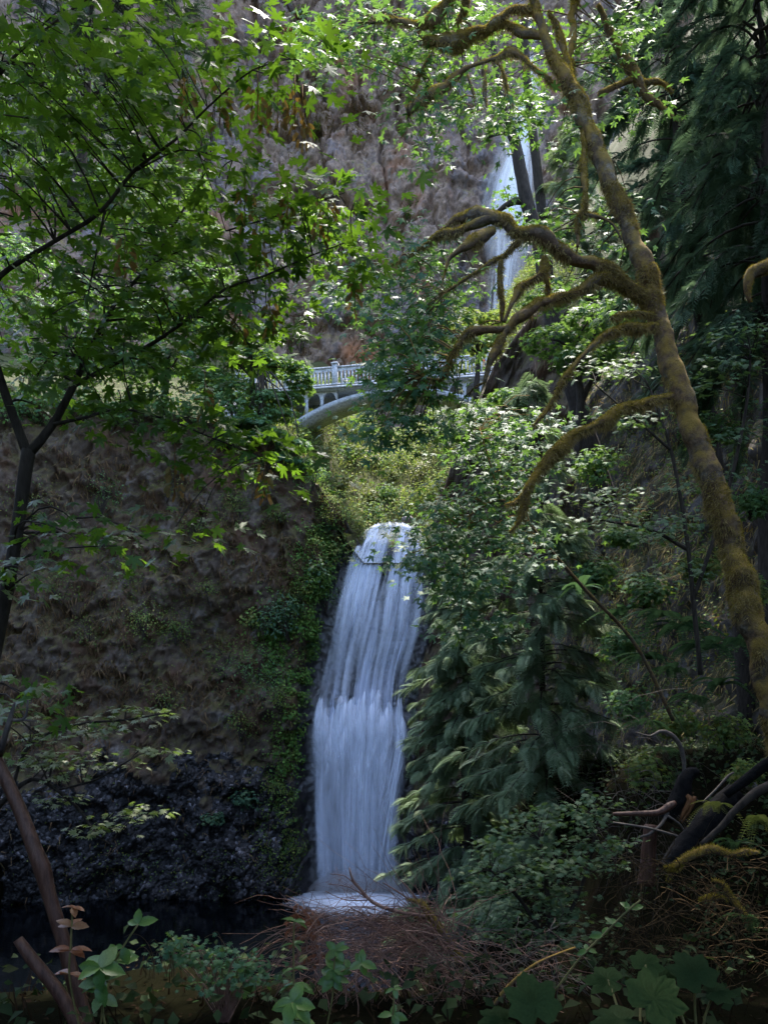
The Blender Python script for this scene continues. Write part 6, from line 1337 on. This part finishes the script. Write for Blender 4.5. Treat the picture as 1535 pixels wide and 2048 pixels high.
# litter and low growth on the slope
def make_floor():
    xs = np.linspace(-9, 11, 130); ys = np.linspace(1.6, 34, 170); X, Y = np.meshgrid(xs, ys, indexing='ij'); V = np.stack([X, Y, ground_z(X, Y)], -1).reshape(-1, 3); T = grid_tris(130, 170)
    c = V[T].mean(1); w = 1 / np.maximum(c[:, 1], 2) ** 1.2 * (c[:, 2] > -10.7)
    p, nr = surf_sample(V, T, 12000, w); nr = nr * np.where(nr[:, 2:] < 0, -1, 1); n = len(p); s = rng.uniform(.02, .045, n) * (1 + p[:, 1] * .05)
    VV, TT, t = scatter(*OVAL[0], p + nr * .02, frames(nr + rng.normal(size=(n, 3)) * .5, rng.normal(size=(n, 3))), s); mk('leaf_litter', VV, TT, M['litter'], tint=t, kind='stuff', label='brown leaf litter over the dark forest floor')
    p, nr = surf_sample(V, T, 26000, w * (1 + 5 * (c[:, 0] > 2) * (c[:, 1] > 7))); k = fbm(p * .9, 3, 97) > -.05; p = p[k]; n = len(p); s = rng.uniform(.035, .075, n) * (1 + p[:, 1] * .06)
    VV, TT, t = scatter(*OVAL[0], p + np.stack([rng.normal(size=n) * .08, rng.normal(size=n) * .08, rng.uniform(.02, .30, n)], -1), frames(A([0, -.3, 1.]) + rng.normal(size=(n, 3)) * .5, rng.normal(size=(n, 3)) + A([0, 0, -.3])), s); mk('ground_cover', VV, TT, M['lowgrowth'], tint=t, kind='stuff', label='low dark leafy growth on the slope right of the pool')
    p, nr = surf_sample(V, T, 20000, w * (1 + 4 * (c[:, 0] > 2) * (c[:, 1] > 7))); n = len(p)
    VV, TT, t = scatter(BLADE2[0] * A([.05, 1, 1]), BLADE2[1], p, frames(rng.normal(size=(n, 3)) + A([0, -1, .2]), rng.normal(size=(n, 3)) * .6 + A([0, 0, .7])), rng.uniform(.08, .25, n) * (1 + p[:, 1] * .03)); mk('dry_grass', VV, TT, M['litter'], tint=t, kind='stuff', label='thin dry grass and stalks over the forest floor')
make_floor()
# ------------------------------------------------------------------ unseen trees added so their crowns shade the foreground and left maple
def shade_crown(label, x, y, H, R, n, leaf, cx, cy, k0=14, low=.92):
    base = A([x, y, float(ground_z(A([x * 1.0]), A([y * 1.0]))[0])])
    cl = []
    for k in range(k0):
        a = k * 2.4; r = R * math.sqrt((k + .5) / k0); cl.append((cx + r * math.cos(a), cy + r * math.sin(a), base[2] + H * rng.uniform(low, 1.0), R * .30))
    broad('added_shade_tree', label, base, H, cl, n, leaf, M['maple_leaf'], tr=.16, rise=.8)
shade_crown('added low maple out of view, its crown placed to shade the left foreground', -5.5, -2.5, 8.6, 4.6, 5200, .31, -3.8, 1.6)
shade_crown('added low maple out of view, its crown placed to shade the right foreground', 6.0, -2.5, 8.6, 4.6, 5200, .31, 3.6, 1.6)
shade_crown('added maple crown just above the frame, keeping sun off the foreground', 10.5, 5, 13.4, 2.3, 3000, .26, 3.3, 9.4)
shade_crown('added high maple crown above the frame, keeping sun off the left maple', 10.5, 2, 17, 2.0, 2200, .28, -1.7, 10.7)
shade_crown('added bushy maple out of view, blocking light from the left side', -7.0, 2.0, 8.0, 2.4, 3600, .24, -6.6, 2.6, 16, .15)
shade_crown('added bushy maple out of view, blocking light from the right side', 7.0, 1.5, 8.0, 2.4, 3600, .24, 6.4, 2.0, 16, .15)
